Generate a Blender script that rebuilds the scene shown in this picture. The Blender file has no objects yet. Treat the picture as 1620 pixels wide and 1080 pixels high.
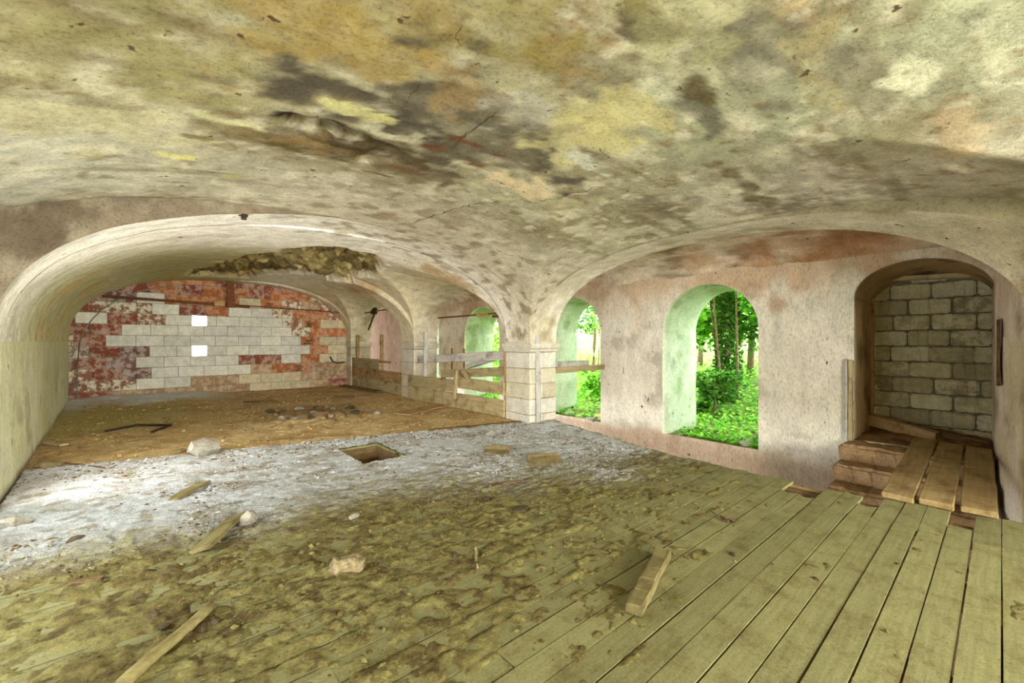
import bpy, bmesh, math, random
import numpy as np
from mathutils import Vector, Matrix, Euler

scn = bpy.context.scene
COL = scn.collection
rnd = random.Random(7)
RNG = np.random.default_rng(11)

# ------------------------------------------------------------------ camera
F, CX, CY, H = 670.0, 810.0, 540.0, 1.5          # focal in px of a 1620x1080 frame, eye height
YAW = math.atan2(580.0, 670.0)
FW = np.array([math.sin(YAW), math.cos(YAW), 0.0]); RT = np.array([math.cos(YAW), -math.sin(YAW), 0.0])
cam_d = bpy.data.cameras.new('camera'); cam = bpy.data.objects.new('camera', cam_d); COL.objects.link(cam)
cam_d.sensor_width = 36.0; cam_d.lens = F/1620*36.0; cam_d.clip_start = 0.05; cam_d.clip_end = 300
cam.location = (0, 0, H); cam.rotation_euler = (math.pi/2, 0, -YAW)
scn.camera = cam

# ------------------------------------------------------------------ world, sun, added fill lamps in unseen openings
w = bpy.data.worlds.new('sky'); scn.world = w; w.use_nodes = True
bg = w.node_tree.nodes['Background']; bg.inputs[0].default_value = (0.90, 0.97, 1.0, 1); bg.inputs[1].default_value = 6.0

def lamp(name, kind, loc, rot, energy, color, size=None, size_y=None, angle=None):
    d = bpy.data.lights.new(name, kind); d.energy = energy; d.color = color
    if kind == 'AREA':
        d.shape = 'RECTANGLE'; d.size = size; d.size_y = size_y
    if kind == 'SUN' and angle is not None: d.angle = angle
    o = bpy.data.objects.new(name, d); COL.objects.link(o); o.location = loc; o.rotation_euler = rot
    return o
lamp('sun', 'SUN', (20, 10, 14), (0, math.radians(58), math.radians(8)), 6.5, (1.0, 0.94, 0.82), angle=math.radians(28))   # hazy sun, low on the window side
# fill lamps, added in made-up openings of the unseen near left and back walls
lamp('added_fill_left', 'AREA', (-1.80, 3.6, 1.55), (0, math.radians(-90), 0), 62, (0.93, 0.97, 1.0), 1.9, 2.4)
lamp('added_fill_back', 'AREA', (-0.1, -4.55, 1.65), (math.radians(90), 0, 0), 205, (1.0, 0.98, 0.89), 2.2, 1.9)
lamp('added_fill_back', 'AREA', (3.6, -4.55, 1.65), (math.radians(90), 0, 0), 205, (0.99, 1.0, 0.91), 2.2, 1.9)

lamp('added_fill_slit', 'AREA', (-1.06, 5.785, 1.16), (0, math.radians(-90), math.radians(52)), 38, (1.0, 0.97, 0.90), .60, .16)  # fill lamp added in a made-up slit just out of view

vs = scn.view_settings
vs.view_transform = 'Standard'; vs.look = 'None'; vs.gamma = 1.0; vs.use_curve_mapping = False; vs.exposure = 1.3

# ------------------------------------------------------------------ helpers
def lin(r, g, b):
    f = lambda c: (c/255/12.92) if c/255 <= 0.04045 else ((c/255+0.055)/1.055)**2.4
    return (f(r), f(g), f(b))
def ray(px, py):
    return FW + RT*((px-CX)/F) + np.array([0, 0, 1.0])*((CY-py)/F)
def at_z(px, py, z=0.0):
    d = ray(px, py); s = (z-H)/d[2]; return np.array([0, 0, H]) + d*s
def at_x(px, py, x):
    d = ray(px, py); return np.array([0, 0, H]) + d*(x/d[0])
def at_y(px, py, y):
    d = ray(px, py); return np.array([0, 0, H]) + d*(y/d[1])
def sstep(a, b, x):
    t = np.clip((x-a)/(b-a), 0, 1); return t*t*(3-2*t)

def _hash(i, j, k):
    n = (i.astype(np.int64)*374761393 + j.astype(np.int64)*668265263 + k.astype(np.int64)*1274126177) & 0xffffffff
    n = ((n ^ (n >> 13))*1103515245) & 0xffffffff
    n = ((n ^ (n >> 16))*2246822519) & 0xffffffff
    return ((n ^ (n >> 15)) & 0xffffff)/float(0xffffff)
def vnoise(x, y, z):
    xi, yi, zi = np.floor(x), np.floor(y), np.floor(z)
    u, v, t = x-xi, y-yi, z-zi
    u = u*u*(3-2*u); v = v*v*(3-2*v); t = t*t*(3-2*t)
    r = 0
    for a in (0, 1):
        for b in (0, 1):
            for c in (0, 1):
                r = r + _hash(xi+a, yi+b, zi+c)*(u if a else 1-u)*(v if b else 1-v)*(t if c else 1-t)
    return r
def fbm(x, y, z, s=1.0, octv=4, seed=0.0):
    x = np.asarray(x, float)*s+seed*17.3+100; y = np.asarray(y, float)*s+seed*5.7+100; z = np.asarray(z, float)*s+100
    r = 0; a = 0.5; tot = 0
    for _ in range(octv):
        r = r + a*vnoise(x, y, z); tot += a; a *= 0.5; x = x*2.03; y = y*2.03; z = z*2.03
    return r/tot
def mix3(c, d, m):
    m = np.clip(m, 0, 1)[..., None]; return c*(1-m) + np.asarray(d)*m

# ------------------------------------------------------------------ materials
def new_mat(name):
    m = bpy.data.materials.new(name); m.use_nodes = True
    nt = m.node_tree; b = nt.nodes['Principled BSDF']
    b.inputs['Specular IOR Level'].default_value = 0.15
    return m, nt, b
def N(nt, t, **kw):
    n = nt.nodes.new(t)
    for k, v in kw.items():
        if k in n.inputs: n.inputs[k].default_value = v
        else: setattr(n, k, v)
    return n
def ramp(nt, src, stops):
    r = nt.nodes.new('ShaderNodeValToRGB'); e = r.color_ramp.elements
    while len(e) < len(stops): e.new(0.5)
    for q, (p, c) in zip(e, stops): q.position = p; q.color = (*c, 1) if len(c) == 3 else c
    nt.links.new(src, r.inputs[0]); return r
def g3(v): return (v, v, v)
def pos_node(nt, scale=(1, 1, 1), world=True):
    g = nt.nodes.new('ShaderNodeNewGeometry') if world else nt.nodes.new('ShaderNodeTexCoord')
    mp = nt.nodes.new('ShaderNodeMapping'); mp.inputs['Scale'].default_value = scale
    nt.links.new(g.outputs['Position' if world else 'Object'], mp.inputs[0]); return mp.outputs[0]
def noise(nt, vec, scale, detail=6, rough=0.6):
    n = N(nt, 'ShaderNodeTexNoise', Scale=scale, Detail=detail, Roughness=rough); nt.links.new(vec, n.inputs['Vector']); return n.outputs[0]
def mixc(nt, a, b, fac, mode='MIX'):
    m = nt.nodes.new('ShaderNodeMix'); m.data_type = 'RGBA'; m.blend_type = mode
    for s, v in ((0, fac), (6, a), (7, b)):
        if hasattr(v, 'is_linked'): nt.links.new(v, m.inputs[s])
        elif s == 0: m.inputs[0].default_value = v
        else: m.inputs[s].default_value = (*v, 1)
    return m.outputs[2]
def bump(nt, b, h, strength, dist=0.02, nrm=None):
    n = N(nt, 'ShaderNodeBump', Strength=strength, Distance=dist); nt.links.new(h, n.inputs['Height'])
    if nrm: nt.links.new(nrm, n.inputs['Normal'])
    nt.links.new(n.outputs[0], b.inputs['Normal']); return n.outputs[0]

def m_plaster(name, lo=0.62, hi=1.25, streak=(1, 1, 1), bs=0.5, base=None):
    """mottled lime plaster: vertex stain colour (or a flat one) x several scales of grain, pits and streaks"""
    m, nt, b = new_mat(name); p = pos_node(nt); ps = pos_node(nt, streak)
    if base is None:
        a = nt.nodes.new('ShaderNodeVertexColor'); a.layer_name = 'Col'; c = a.outputs[0]
    else:
        c = mixc(nt, base[0], base[1], ramp(nt, noise(nt, p, 1.3, 5), [(0.36, g3(0)), (0.62, g3(1))]).outputs[0])
        c = mixc(nt, c, base[2], ramp(nt, noise(nt, p, 2.7, 6, .7), [(0.52, g3(0)), (0.72, g3(.85))]).outputs[0])
    n1 = noise(nt, ps, 5, 9, 0.72); n2 = noise(nt, ps, 38, 6, 0.75)
    c = mixc(nt, c, ramp(nt, n1, [(0.25, g3(lo)), (0.5, g3(0.96)), (0.75, g3(hi))]).outputs[0], 1.0, 'MULTIPLY')
    c = mixc(nt, c, ramp(nt, n2, [(0.30, g3(0.52)), (0.48, g3(1.0)), (0.75, g3(1.18))]).outputs[0], 1.0, 'MULTIPLY')
    n3 = noise(nt, pos_node(nt, tuple(3.2*s for s in streak)), 3.1, 3, 0.55)
    pit = ramp(nt, n3, [(0.69, g3(0)), (0.735, g3(1))]).outputs[0]
    c = mixc(nt, c, lin(92, 72, 48), pit)
    nt.links.new(c, b.inputs['Base Color']); b.inputs['Roughness'].default_value = 0.95
    q = bump(nt, b, n1, bs, 0.03); bump(nt, b, n2, bs*0.9, 0.008, q)
    return m

def m_wood(name, c1, c2, c3, axis=0, dust=None, bs=0.4):
    m, nt, b = new_mat(name); sc = [14, 14, 14]; sc[axis] = 0.9
    tc = nt.nodes.new('ShaderNodeTexCoord'); oi = nt.nodes.new('ShaderNodeObjectInfo')
    mp = nt.nodes.new('ShaderNodeMapping'); mp.inputs['Scale'].default_value = sc
    ad = nt.nodes.new('ShaderNodeVectorMath'); ad.operation = 'ADD'
    sc2 = nt.nodes.new('ShaderNodeVectorMath'); sc2.operation = 'SCALE'; sc2.inputs[3].default_value = 37.0
    cmb = nt.nodes.new('ShaderNodeCombineXYZ')
    for i in range(3): nt.links.new(oi.outputs['Random'], cmb.inputs[i])
    nt.links.new(cmb.outputs[0], sc2.inputs[0]); nt.links.new(tc.outputs['Object'], ad.inputs[0]); nt.links.new(sc2.outputs[0], ad.inputs[1])
    nt.links.new(ad.outputs[0], mp.inputs[0])
    g = noise(nt, mp.outputs[0], 2.2, 7, 0.65); f = noise(nt, ad.outputs[0], 4, 6, 0.65)
    c = mixc(nt, c1, c2, ramp(nt, g, [(0.35, g3(0)), (0.65, g3(1))]).outputs[0])
    c = mixc(nt, c, c3, ramp(nt, f, [(0.5, g3(0)), (0.68, g3(.8))]).outputs[0])
    v = ramp(nt, oi.outputs['Random'], [(0, g3(0.84)), (1, g3(1.1))]).outputs[0]
    c = mixc(nt, c, v, 1.0, 'MULTIPLY')
    nt.links.new(c, b.inputs['Base Color']); b.inputs['Roughness'].default_value = 0.85
    bump(nt, b, g, bs, 0.01)
    return m

def m_rock(name, c1, c2, scale=9, bs=0.7):
    m, nt, b = new_mat(name); p = pos_node(nt, world=False)
    n1 = noise(nt, p, scale, 8, 0.7); n2 = noise(nt, p, scale*6, 5, 0.7)
    c = mixc(nt, c1, c2, ramp(nt, n1, [(0.35, g3(0)), (0.65, g3(1))]).outputs[0])
    c = mixc(nt, c, ramp(nt, n2, [(0.3, g3(0.7)), (0.6, g3(1.08))]).outputs[0], 1.0, 'MULTIPLY')
    nt.links.new(c, b.inputs['Base Color']); b.inputs['Roughness'].default_value = 0.95
    q = bump(nt, b, n1, bs, 0.03); bump(nt, b, n2, bs*.6, 0.006, q)
    return m

def m_objcolor(name, flake=None, scale=6, amount=0.6, bs=0.5):
    """each block carries its own colour (Object Info), under worn patches of another"""
    m, nt, b = new_mat(name); p = pos_node(nt)
    oi = nt.nodes.new('ShaderNodeObjectInfo'); c = oi.outputs['Color']
    n1 = noise(nt, p, scale, 8, 0.72); n2 = noise(nt, p, scale*7, 5, 0.7)
    if flake is not None:
        al = nt.nodes.new('ShaderNodeMath'); al.operation = 'MULTIPLY'
        nt.links.new(ramp(nt, n1, [(0.47, g3(0)), (0.54, g3(1))]).outputs[0], al.inputs[0]); nt.links.new(oi.outputs['Alpha'], al.inputs[1])
        c = mixc(nt, c, flake, al.outputs[0])
    c = mixc(nt, c, ramp(nt, n1, [(0.3, g3(0.72)), (0.7, g3(1.12))]).outputs[0], 1.0, 'MULTIPLY')
    c = mixc(nt, c, ramp(nt, n2, [(0.3, g3(0.72)), (0.6, g3(1.05))]).outputs[0], 1.0, 'MULTIPLY')
    nt.links.new(c, b.inputs['Base Color']); b.inputs['Roughness'].default_value = 0.92
    q = bump(nt, b, n1, bs, 0.015); bump(nt, b, n2, bs, 0.006, q)
    return m

def m_plain(name, col, rough=0.7, metal=0.0, var=0.3, scale=20):
    m, nt, b = new_mat(name); p = pos_node(nt, world=False)
    n = noise(nt, p, scale, 6, .7)
    c = mixc(nt, col, ramp(nt, n, [(0.3, g3(1-var)), (0.7, g3(1+var))]).outputs[0], 1.0, 'MULTIPLY')
    nt.links.new(c, b.inputs['Base Color']); b.inputs['Roughness'].default_value = rough; b.inputs['Metallic'].default_value = metal
    bump(nt, b, n, .4, .004)
    return m

def m_attr(name, bs=0.6, sc=30):
    m, nt, b = new_mat(name); p = pos_node(nt)
    a = nt.nodes.new('ShaderNodeVertexColor'); a.layer_name = 'Col'
    n1 = noise(nt, p, sc, 8, .75); n2 = noise(nt, p, sc*.25, 6, .7)
    c = mixc(nt, a.outputs[0], ramp(nt, n1, [(0.3, g3(0.55)), (0.5, g3(.98)), (0.75, g3(1.25))]).outputs[0], 1.0, 'MULTIPLY')
    c = mixc(nt, c, ramp(nt, n2, [(0.3, g3(0.78)), (0.7, g3(1.15))]).outputs[0], 1.0, 'MULTIPLY')
    nt.links.new(c, b.inputs['Base Color']); b.inputs['Roughness'].default_value = 1.0
    q = bump(nt, b, n2, bs, .03); bump(nt, b, n1, bs, .012, q)
    return m

def m_leaf(name):
    m, nt, b = new_mat(name)
    a = nt.nodes.new('ShaderNodeVertexColor'); a.layer_name = 'Col'
    nt.links.new(a.outputs[0], b.inputs['Base Color']); b.inputs['Roughness'].default_value = 0.55
    t = nt.nodes.new('ShaderNodeBsdfTranslucent'); ms = nt.nodes.new('ShaderNodeMixShader'); ms.inputs[0].default_value = 0.5
    nt.links.new(a.outputs[0], t.inputs[0]); nt.links.new(b.outputs[0], ms.inputs[1]); nt.links.new(t.outputs[0], ms.inputs[2])
    nt.links.new(ms.outputs[0], nt.nodes['Material Output'].inputs[0])
    return m

def m_board():
    """floor boards under lime dust; where dust lies follows real places on the floor"""
    m, nt, b = new_mat('floor_board_wood'); p = pos_node(nt)
    tc = nt.nodes.new('ShaderNodeTexCoord'); oi = nt.nodes.new('ShaderNodeObjectInfo')
    g = noise(nt, pos_node(nt, (1.0, 16, 16)), 2.4, 7, .65)
    f = noise(nt, p, 5, 8, .72); fine = noise(nt, p, 70, 4, .7)
    c = mixc(nt, lin(116, 113, 76), lin(136, 132, 90), ramp(nt, g, [(0.3, g3(0)), (0.7, g3(1))]).outputs[0])
    c = mixc(nt, c, lin(94, 80, 46), ramp(nt, f, [(0.48, g3(0)), (0.7, g3(.8))]).outputs[0])
    c = mixc(nt, c, ramp(nt, fine, [(0.28, g3(.6)), (0.5, g3(1)), (.8, g3(1.12))]).outputs[0], 1.0, 'MULTIPLY')
    c = mixc(nt, c, ramp(nt, oi.outputs['Random'], [(0, g3(.86)), (1, g3(1.08))]).outputs[0], 1.0, 'MULTIPLY')
    nt.links.new(c, b.inputs['Base Color']); b.inputs['Roughness'].default_value = .85
    q = bump(nt, b, g, .25, .006); bump(nt, b, fine, .4, .004, q)
    return m

M = {}
M['vault'] = m_plaster('vault_plaster', 0.6, 1.28, (1, 1, 1.0), .6)
M['wallp'] = m_plaster('window_wall_plaster', .72, 1.15, (1, 1, .45), .4)
M['reveal'] = m_plaster('reveal_plaster', .75, 1.15, (1, 1, .6), .35, (lin(196, 206, 176), lin(176, 190, 160), lin(150, 165, 130)))
M['pier'] = m_objcolor('pier_stone', None, 5, bs=.5)
M['brick'] = m_objcolor('hollow_brick', lin(236, 230, 208), 7, bs=.5)
M['block'] = m_objcolor('concrete_block', lin(196, 188, 150), 8, bs=.9)
M['mortar'] = m_rock('mortar', lin(170, 160, 138), lin(140, 128, 105), 10)
M['mortar2'] = m_rock('dark_mortar', lin(112, 104, 80), lin(80, 74, 56), 10)
M['board'] = m_board()
M['oldwood'] = m_wood('weathered_timber', lin(186, 170, 132), lin(156, 138, 98), lin(112, 92, 60))
M['greywood'] = m_wood('grey_timber', lin(205, 202, 196), lin(168, 162, 150), lin(120, 108, 90))
M['darkwood'] = m_wood('dark_timber', lin(120, 98, 66), lin(88, 68, 42), lin(58, 44, 28))
M['brownwood'] = m_wood('brown_timber', lin(176, 146, 104), lin(150, 120, 80), lin(100, 74, 44))
M['bridge'] = m_wood('dusty_bridge_plank', lin(150, 130, 90), lin(130, 106, 70), lin(104, 80, 50))
M['dustwood'] = m_wood('dusty_timber', lin(132, 122, 80), lin(110, 98, 62), lin(84, 70, 42))
M['stone'] = m_rock('pale_stone', lin(168, 162, 148), lin(124, 117, 102), 8)
M['dstone'] = m_rock('brown_stone', lin(96, 82, 60), lin(66, 54, 38), 12)
M['tile'] = m_rock('tile_shard', lin(140, 124, 88), lin(108, 92, 60), 14)
M['step'] = m_rock('step_stone', lin(180, 150, 112), lin(134, 106, 76), 5)
M['iron'] = m_plain('rusty_iron', lin(128, 84, 56), .8, .3, .4)
M['diron'] = m_plain('dark_iron', lin(62, 50, 40), .7, .4, .4)
M['wrap'] = m_plain('stained_sack', lin(128, 114, 84), .8, 0, .6, 30)
M['ceram'] = m_plain('glazed_insulator', lin(190, 150, 100), .4, 0, .2)
M['earth'] = m_attr('loose_earth', .9, 40)
M['dust'] = m_attr('lime_dust', .9, 55)
M['leaf'] = m_leaf('leaf')
M['bark'] = m_rock('bark', lin(150, 132, 104), lin(90, 72, 52), 14)
M['crack'] = m_plain('crack_shadow', lin(60, 46, 30), 1.0, 0, .3)
M['under'] = m_rock('cellar_earth', lin(150, 120, 92), lin(104, 80, 58), 3)

# ------------------------------------------------------------------ objects
def obj(name, me, mat=None, parent=None, **props):
    o = bpy.data.objects.new(name, me)
    if mat is not None and me is not None and not me.materials: me.materials.append(M[mat] if isinstance(mat, str) else mat)
    COL.objects.link(o)
    if parent: o.parent = parent
    for k, v in props.items(): o[k] = v
    return o
def empty(name, loc=(0, 0, 0), rot=(0, 0, 0), **props):
    o = bpy.data.objects.new(name, None); COL.objects.link(o); o.location = loc; o.rotation_euler = rot; o.empty_display_size = .1
    for k, v in props.items(): o[k] = v
    return o
def mesh_np(name, V, Fq, cols=None, smooth=True):
    V = np.ascontiguousarray(V, np.float32).reshape(-1, 3); Fq = np.ascontiguousarray(Fq, np.int32)
    n, k = Fq.shape
    me = bpy.data.meshes.new(name)
    me.vertices.add(len(V)); me.vertices.foreach_set('co', V.ravel())
    me.loops.add(n*k); me.loops.foreach_set('vertex_index', Fq.ravel())
    me.polygons.add(n); me.polygons.foreach_set('loop_start', np.arange(0, n*k, k, dtype=np.int32))
    me.polygons.foreach_set('use_smooth', np.full(n, smooth, bool))
    me.update(calc_edges=True); me.validate()
    if cols is not None:
        a = me.color_attributes.new('Col', 'FLOAT_COLOR', 'POINT')
        c = np.ones((len(V), 4), np.float32); c[:, :3] = np.clip(np.asarray(cols).reshape(-1, 3), 0, 1)
        a.data.foreach_set('color', c.ravel())
    return me
def grid_faces(nr, nc, keep=None):
    i = np.arange(nr-1)[:, None]*nc + np.arange(nc-1)[None, :]
    f = np.stack([i, i+1, i+nc+1, i+nc], -1)
    if keep is not None: return f[keep]
    return f.reshape(-1, 4)
def grid(name, V, cols=None, keep=None, flip=False, smooth=True):
    nr, nc = V.shape[:2]; f = grid_faces(nr, nc, keep)
    if flip: f = f[:, ::-1]
    return mesh_np(name, V, f, cols, smooth)
def bm_mesh(bm, name, smooth=False):
    me = bpy.data.meshes.new(name); bm.to_mesh(me); bm.free()
    for p in me.polygons: p.use_smooth = smooth
    return me
def box_mesh(name, sx, sy, sz, bev=0.006, rough=0.0, sub=0, seed=0, origin='base', seg=1):
    """box with worn edges; origin 'base' = bottom centre, 'end' = bottom centre of the x- end, 'mid' = middle"""
    bm = bmesh.new(); bmesh.ops.create_cube(bm, size=1)
    bmesh.ops.scale(bm, vec=(sx, sy, sz), verts=bm.verts)
    if sub: bmesh.ops.subdivide_edges(bm, edges=[e for e in bm.edges if e.calc_length() > max(sx, sy, sz)*.6], cuts=sub, use_grid_fill=True)
    if bev: bmesh.ops.bevel(bm, geom=bm.edges[:], offset=min(bev, .3*min(sx, sy, sz)), segments=seg, affect='EDGES', clamp_overlap=True)
    r = random.Random(seed)
    if rough:
        for v in bm.verts: v.co += Vector((r.uniform(-1, 1), r.uniform(-1, 1), r.uniform(-1, 1)))*rough
    off = {'base': (0, 0, sz/2), 'end': (sx/2, 0, sz/2), 'mid': (0, 0, 0)}[origin]
    bmesh.ops.translate(bm, vec=off, verts=bm.verts)
    return bm_mesh(bm, name)
def rock_mesh(name, sx, sy, sz, seed=0, sub=2, jag=.28, flat=True):
    bm = bmesh.new(); bmesh.ops.create_icosphere(bm, subdivisions=sub, radius=1)
    r = random.Random(seed); pl = [Vector((r.uniform(-1, 1), r.uniform(-1, 1), r.uniform(-.6, 1))).normalized() for _ in range(9)]
    dl = [r.uniform(.5, .85) for _ in pl]
    for v in bm.verts:
        for n, d in zip(pl, dl):
            e = v.co.dot(n)-d
            if e > 0: v.co -= n*e
        v.co += Vector((r.uniform(-1, 1), r.uniform(-1, 1), r.uniform(-1, 1)))*jag*.1
        v.co.z = max(v.co.z, -.55)
        v.co = Vector((v.co.x*sx, v.co.y*sy, (v.co.z+.55)*sz*.75))
    return bm_mesh(bm, name)
def tube_mesh(name, pts, r, seg=7, taper=1.0):
    pts = [Vector(p) for p in pts]; V = []; Fc = []
    n = len(pts)
    for i, p in enumerate(pts):
        d = (pts[min(i+1, n-1)]-pts[max(i-1, 0)]).normalized()
        a = d.cross(Vector((0, 0, 1)));
        if a.length < .05: a = d.cross(Vector((1, 0, 0)))
        a.normalize(); b2 = d.cross(a); rr = r*(1+(taper-1)*i/max(1, n-1))
        for k in range(seg):
            t = 2*math.pi*k/seg; V.append(p+a*math.cos(t)*rr+b2*math.sin(t)*rr)
    for i in range(n-1):
        for k in range(seg): Fc.append((i*seg+k, i*seg+(k+1) % seg, (i+1)*seg+(k+1) % seg, (i+1)*seg+k))
    Fc.append(tuple(range(seg))[::-1]); Fc.append(tuple((n-1)*seg+k for k in range(seg)))
    me = bpy.data.meshes.new(name); me.from_pydata([tuple(v) for v in V], [], Fc)
    for p in me.polygons: p.use_smooth = len(p.vertices) == 4
    return me
def place_between(o, a, b, up=(0, 0, 1)):
    """put an 'end'-origin beam with its x axis from a to b"""
    a = Vector(a); b = Vector(b); x = (b-a).normalized(); u = Vector(up); y = u.cross(x).normalized(); z = x.cross(y)
    m = Matrix((x, y, z)).transposed().to_4x4(); m.translation = a; o.matrix_world = m; return o
def beam(name, a, b, wy, hz, mat, parent=None, up=(0, 0, 1), rough=.004, seed=0, sub=3, bev=.008, **props):
    L = (Vector(b)-Vector(a)).length
    me = box_mesh(name, L, wy, hz, bev, rough, sub, seed, 'end'); o = obj(name, me, mat, None, **props)
    place_between(o, a, b, up)
    if parent: o.parent = parent; o.matrix_parent_inverse = Matrix.Identity(4); o.matrix_basis = parent.matrix_world.inverted() @ o.matrix_world if False else o.matrix_basis
    return o

# ------------------------------------------------------------------ the plan (metres): x across the hall, y along it
XN, XA, XW = 5.30, 6.00, 7.90             # nave face and aisle face of the piers, inner face of the window wall
PA, PB, PE = (5.63, 6.31), (10.04, 10.75), (14.53, 15.20)
YB = 14.95                                # face of the brick infill
def prof(x, x0, x1, zs, R, n):
    t = np.clip(np.abs((x-(x0+x1)/2)/((x1-x0)/2)), 0, 1); return zs + R*np.power(np.maximum(1-np.power(t, n), 0), 1/n)
def xl(y): return -1.0-.045*(y-5.6)
def smax(a, b, k):
    h = np.clip(.5+.5*(a-b)/k, 0, 1); return b*(1-h)+a*h+k*h*(1-h)
def web(x, y, y0, y1, R, n, rise, keep):
    """lunette vault running into the nave vault from a side arch"""
    return prof(y, y0, y1, 1.5, R, n)+rise*(XN-np.maximum(x, keep))*a_in(y, y0, y1)-.25*np.maximum(0, keep-x)-.6*np.maximum(0, keep-.8-x)
def common(x, y):
    q = sstep(6.3, 14.5, y); return prof(x, xl(y), XN, 1.5, 1.56+.2*q, 2.22+.25*q)
def near_bay(x): return prof(x, -1.75, XN, 1.5, 1.6, 2.3)
def nave_z(x, y, seg):
    if seg == 1: return smax(near_bay(x), web(x, y, -1.25, PA[0], 1.42, 2.3, .06, 2.5), .006+.26*sstep(3.3, 2.3, x))
    if seg == 'A': return common(x, y)*(1-sstep(.9, 2.2, x))+near_bay(x)*sstep(.9, 2.2, x)
    if seg == 2: return smax(common(x, y)+.02*sstep(1.5, 3, x), web(x, y, PA[1], PB[0], 1.33, 2.2, .11, 2.6), .008+.12*sstep(4.2, 3, x))
    if seg == 'B': return common(x, y)-.11*sstep(1.6, 3.0, x)*sstep(5.3, 5.1, x)
    if seg == 3: return smax(common(x, y)+.05*sstep(1.5, 3, x), web(x, y, PB[1], PE[0], 1.33, 2.2, .16, 2.6), .008+.12*sstep(4.2, 3, x))
    if seg == 'E': return common(x, y)
def a_in(y, y0, y1):
    t = np.clip(np.abs((y-(y0+y1)/2)/((y1-y0)/2)), 0, 1); return np.sqrt(np.maximum(1-t**2.2, 0))
SEGS = [(1, -4.6, PA[0], 290), ('A', PA[0], PA[1], 24), (2, PA[1], PB[0], 150), ('B', PB[0], PB[1], 26), (3, PB[1], PE[0], 120), ('E', PE[0], YB+.02, 14)]
def ceil_hit(px, py):
    d = ray(px, py); s = np.linspace(.8, 16, 3000); P = np.array([0, 0, H])+s[:, None]*d
    for p in P:
        if p[1] < PA[0] : sg = 1
        else: sg = [q for q in SEGS if q[1] <= p[1]][-1][0]
        if p[2] >= float(nave_z(p[0], p[1], sg)): return p
    return P[-1]

# collapsed patch of the vault
POLY = np.array([(1.45, 9.3), (1.7, 7.8), (2.2, 7.5), (2.9, 7.25), (3.5, 7.8), (3.95, 9.0), (3.7, 10.1), (3.1, 10.9), (2.7, 12.4), (2.2, 14.1), (.7, 14.3), (.8, 12.2), (1.2, 10.6)])
def poly_sd(x, y, P):
    d = np.full(x.shape, 1e9); ins = np.zeros(x.shape, bool); n = len(P)
    for i in range(n):
        a, b = P[i], P[(i+1) % n]; ex, ey = b-a; wx, wy = x-a[0], y-a[1]
        t = np.clip((wx*ex+wy*ey)/(ex*ex+ey*ey), 0, 1); d = np.minimum(d, (wx-ex*t)**2+(wy-ey*t)**2)
        c = ((a[1] > y) != (b[1] > y)) & (x < (b[0]-a[0])*(y-a[1])/(b[1]-a[1]+1e-12)+a[0]); ins ^= c
    return np.where(ins, 1, -1)*np.sqrt(d)

# ---- stains on the vault: (pixel-free) world blobs x, y, rx, ry, colour, strength
def blob(c, X, Y, x, y, rx, ry, col, st, sd, thr=.15, ang=0.0):
    ca, sa = math.cos(ang), math.sin(ang); R = 2.2*max(rx, ry); w_ = (np.abs(X-x) < R) & (np.abs(Y-y) < R)
    if not w_.any(): return c
    Xs, Ys = X[w_], Y[w_]
    dx = Xs-x+(fbm(Xs, Ys, 0*Xs, 2.0/max(rx, .2), 3, sd)-.5)*1.6*rx; dy = Ys-y+(fbm(Xs, Ys, 0*Xs, 2.0/max(rx, .2), 3, sd+3)-.5)*1.6*ry
    u = (dx*ca+dy*sa)/rx; v = (-dx*sa+dy*ca)/ry
    r = np.sqrt(u*u+v*v); n = fbm(Xs, Ys, 0*Xs, 7.0, 5, sd+1); n2 = fbm(Xs*.5, Ys*1.5, 0*Xs, 3.0, 5, sd+2)
    m = sstep(0, thr+.2, 1.0-r+(n-.5)*1.3+(n2-.5)*1.5)*st*(.65+.8*n)
    c = c.copy(); c[w_] = mix3(c[w_], lin(*col), m)
    return c
BL = []
def B(px, py, rx, ry, col, st, thr=.15, ang=0.0):
    p = ceil_hit(px, py); BL.append((p[0], p[1], rx, ry, col, st, thr, ang))
# around the fallen plaster over the middle of the near bay
B(470, 60, 1.0, .6, (158, 132, 66), .6, .5); B(620, 30, .7, .5, (150, 128, 60), .5, .5)
B(160, 60, .9, .7, (150, 142, 92), .6, .6); B(100, 200, .9, .8, (196, 186, 142), .6, .6)
B(700, 205, 1.15, .62, (92, 84, 66), .9, .3); B(760, 215, .7, .5, (124, 114, 92), .7, .3); B(620, 255, .7, .3, (104, 90, 66), .8, .25); B(560, 235, .75, .34, (84, 68, 44), .85, .25); B(640, 190, .3, .18, (74, 68, 56), .8)
B(760, 150, .4, .25, (156, 128, 80), .45); B(420, 215, .5, .2, (122, 100, 62), .7)
B(505, 195, .22, .10, (54, 40, 24), .95, .12); B(450, 230, .22, .12, (96, 76, 40), .8)
B(545, 170, .22, .10, (206, 198, 138), .85, .12); B(590, 185, .18, .08, (200, 190, 128), .75, .12); B(375, 192, .25, .08, (208, 202, 152), .75, .12)
B(285, 246, .16, .07, (218, 208, 136), .8, .15); B(345, 272, .40, .10, (200, 188, 96), .7, .5); B(310, 215, .14, .06, (110, 90, 50), .8)
B(850, 300, .5, .3, (206, 186, 146), .85, .15); B(905, 215, .35, .5, (200, 190, 136), .7, .15); B(980, 190, .3, .4, (196, 184, 126), .65, .2)
B(690, 235, .14, .07, (104, 70, 44), .95, .06); B(735, 225, .16, .07, (110, 76, 50), .9, .06); B(760, 262, .14, .07, (124, 86, 56), .9, .06); B(640, 268, .2, .06, (112, 84, 54), .85, .08)
B(790, 245, .10, .05, (104, 72, 46), .9, .05); B(600, 275, .15, .05, (104, 80, 50), .8, .08)
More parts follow.
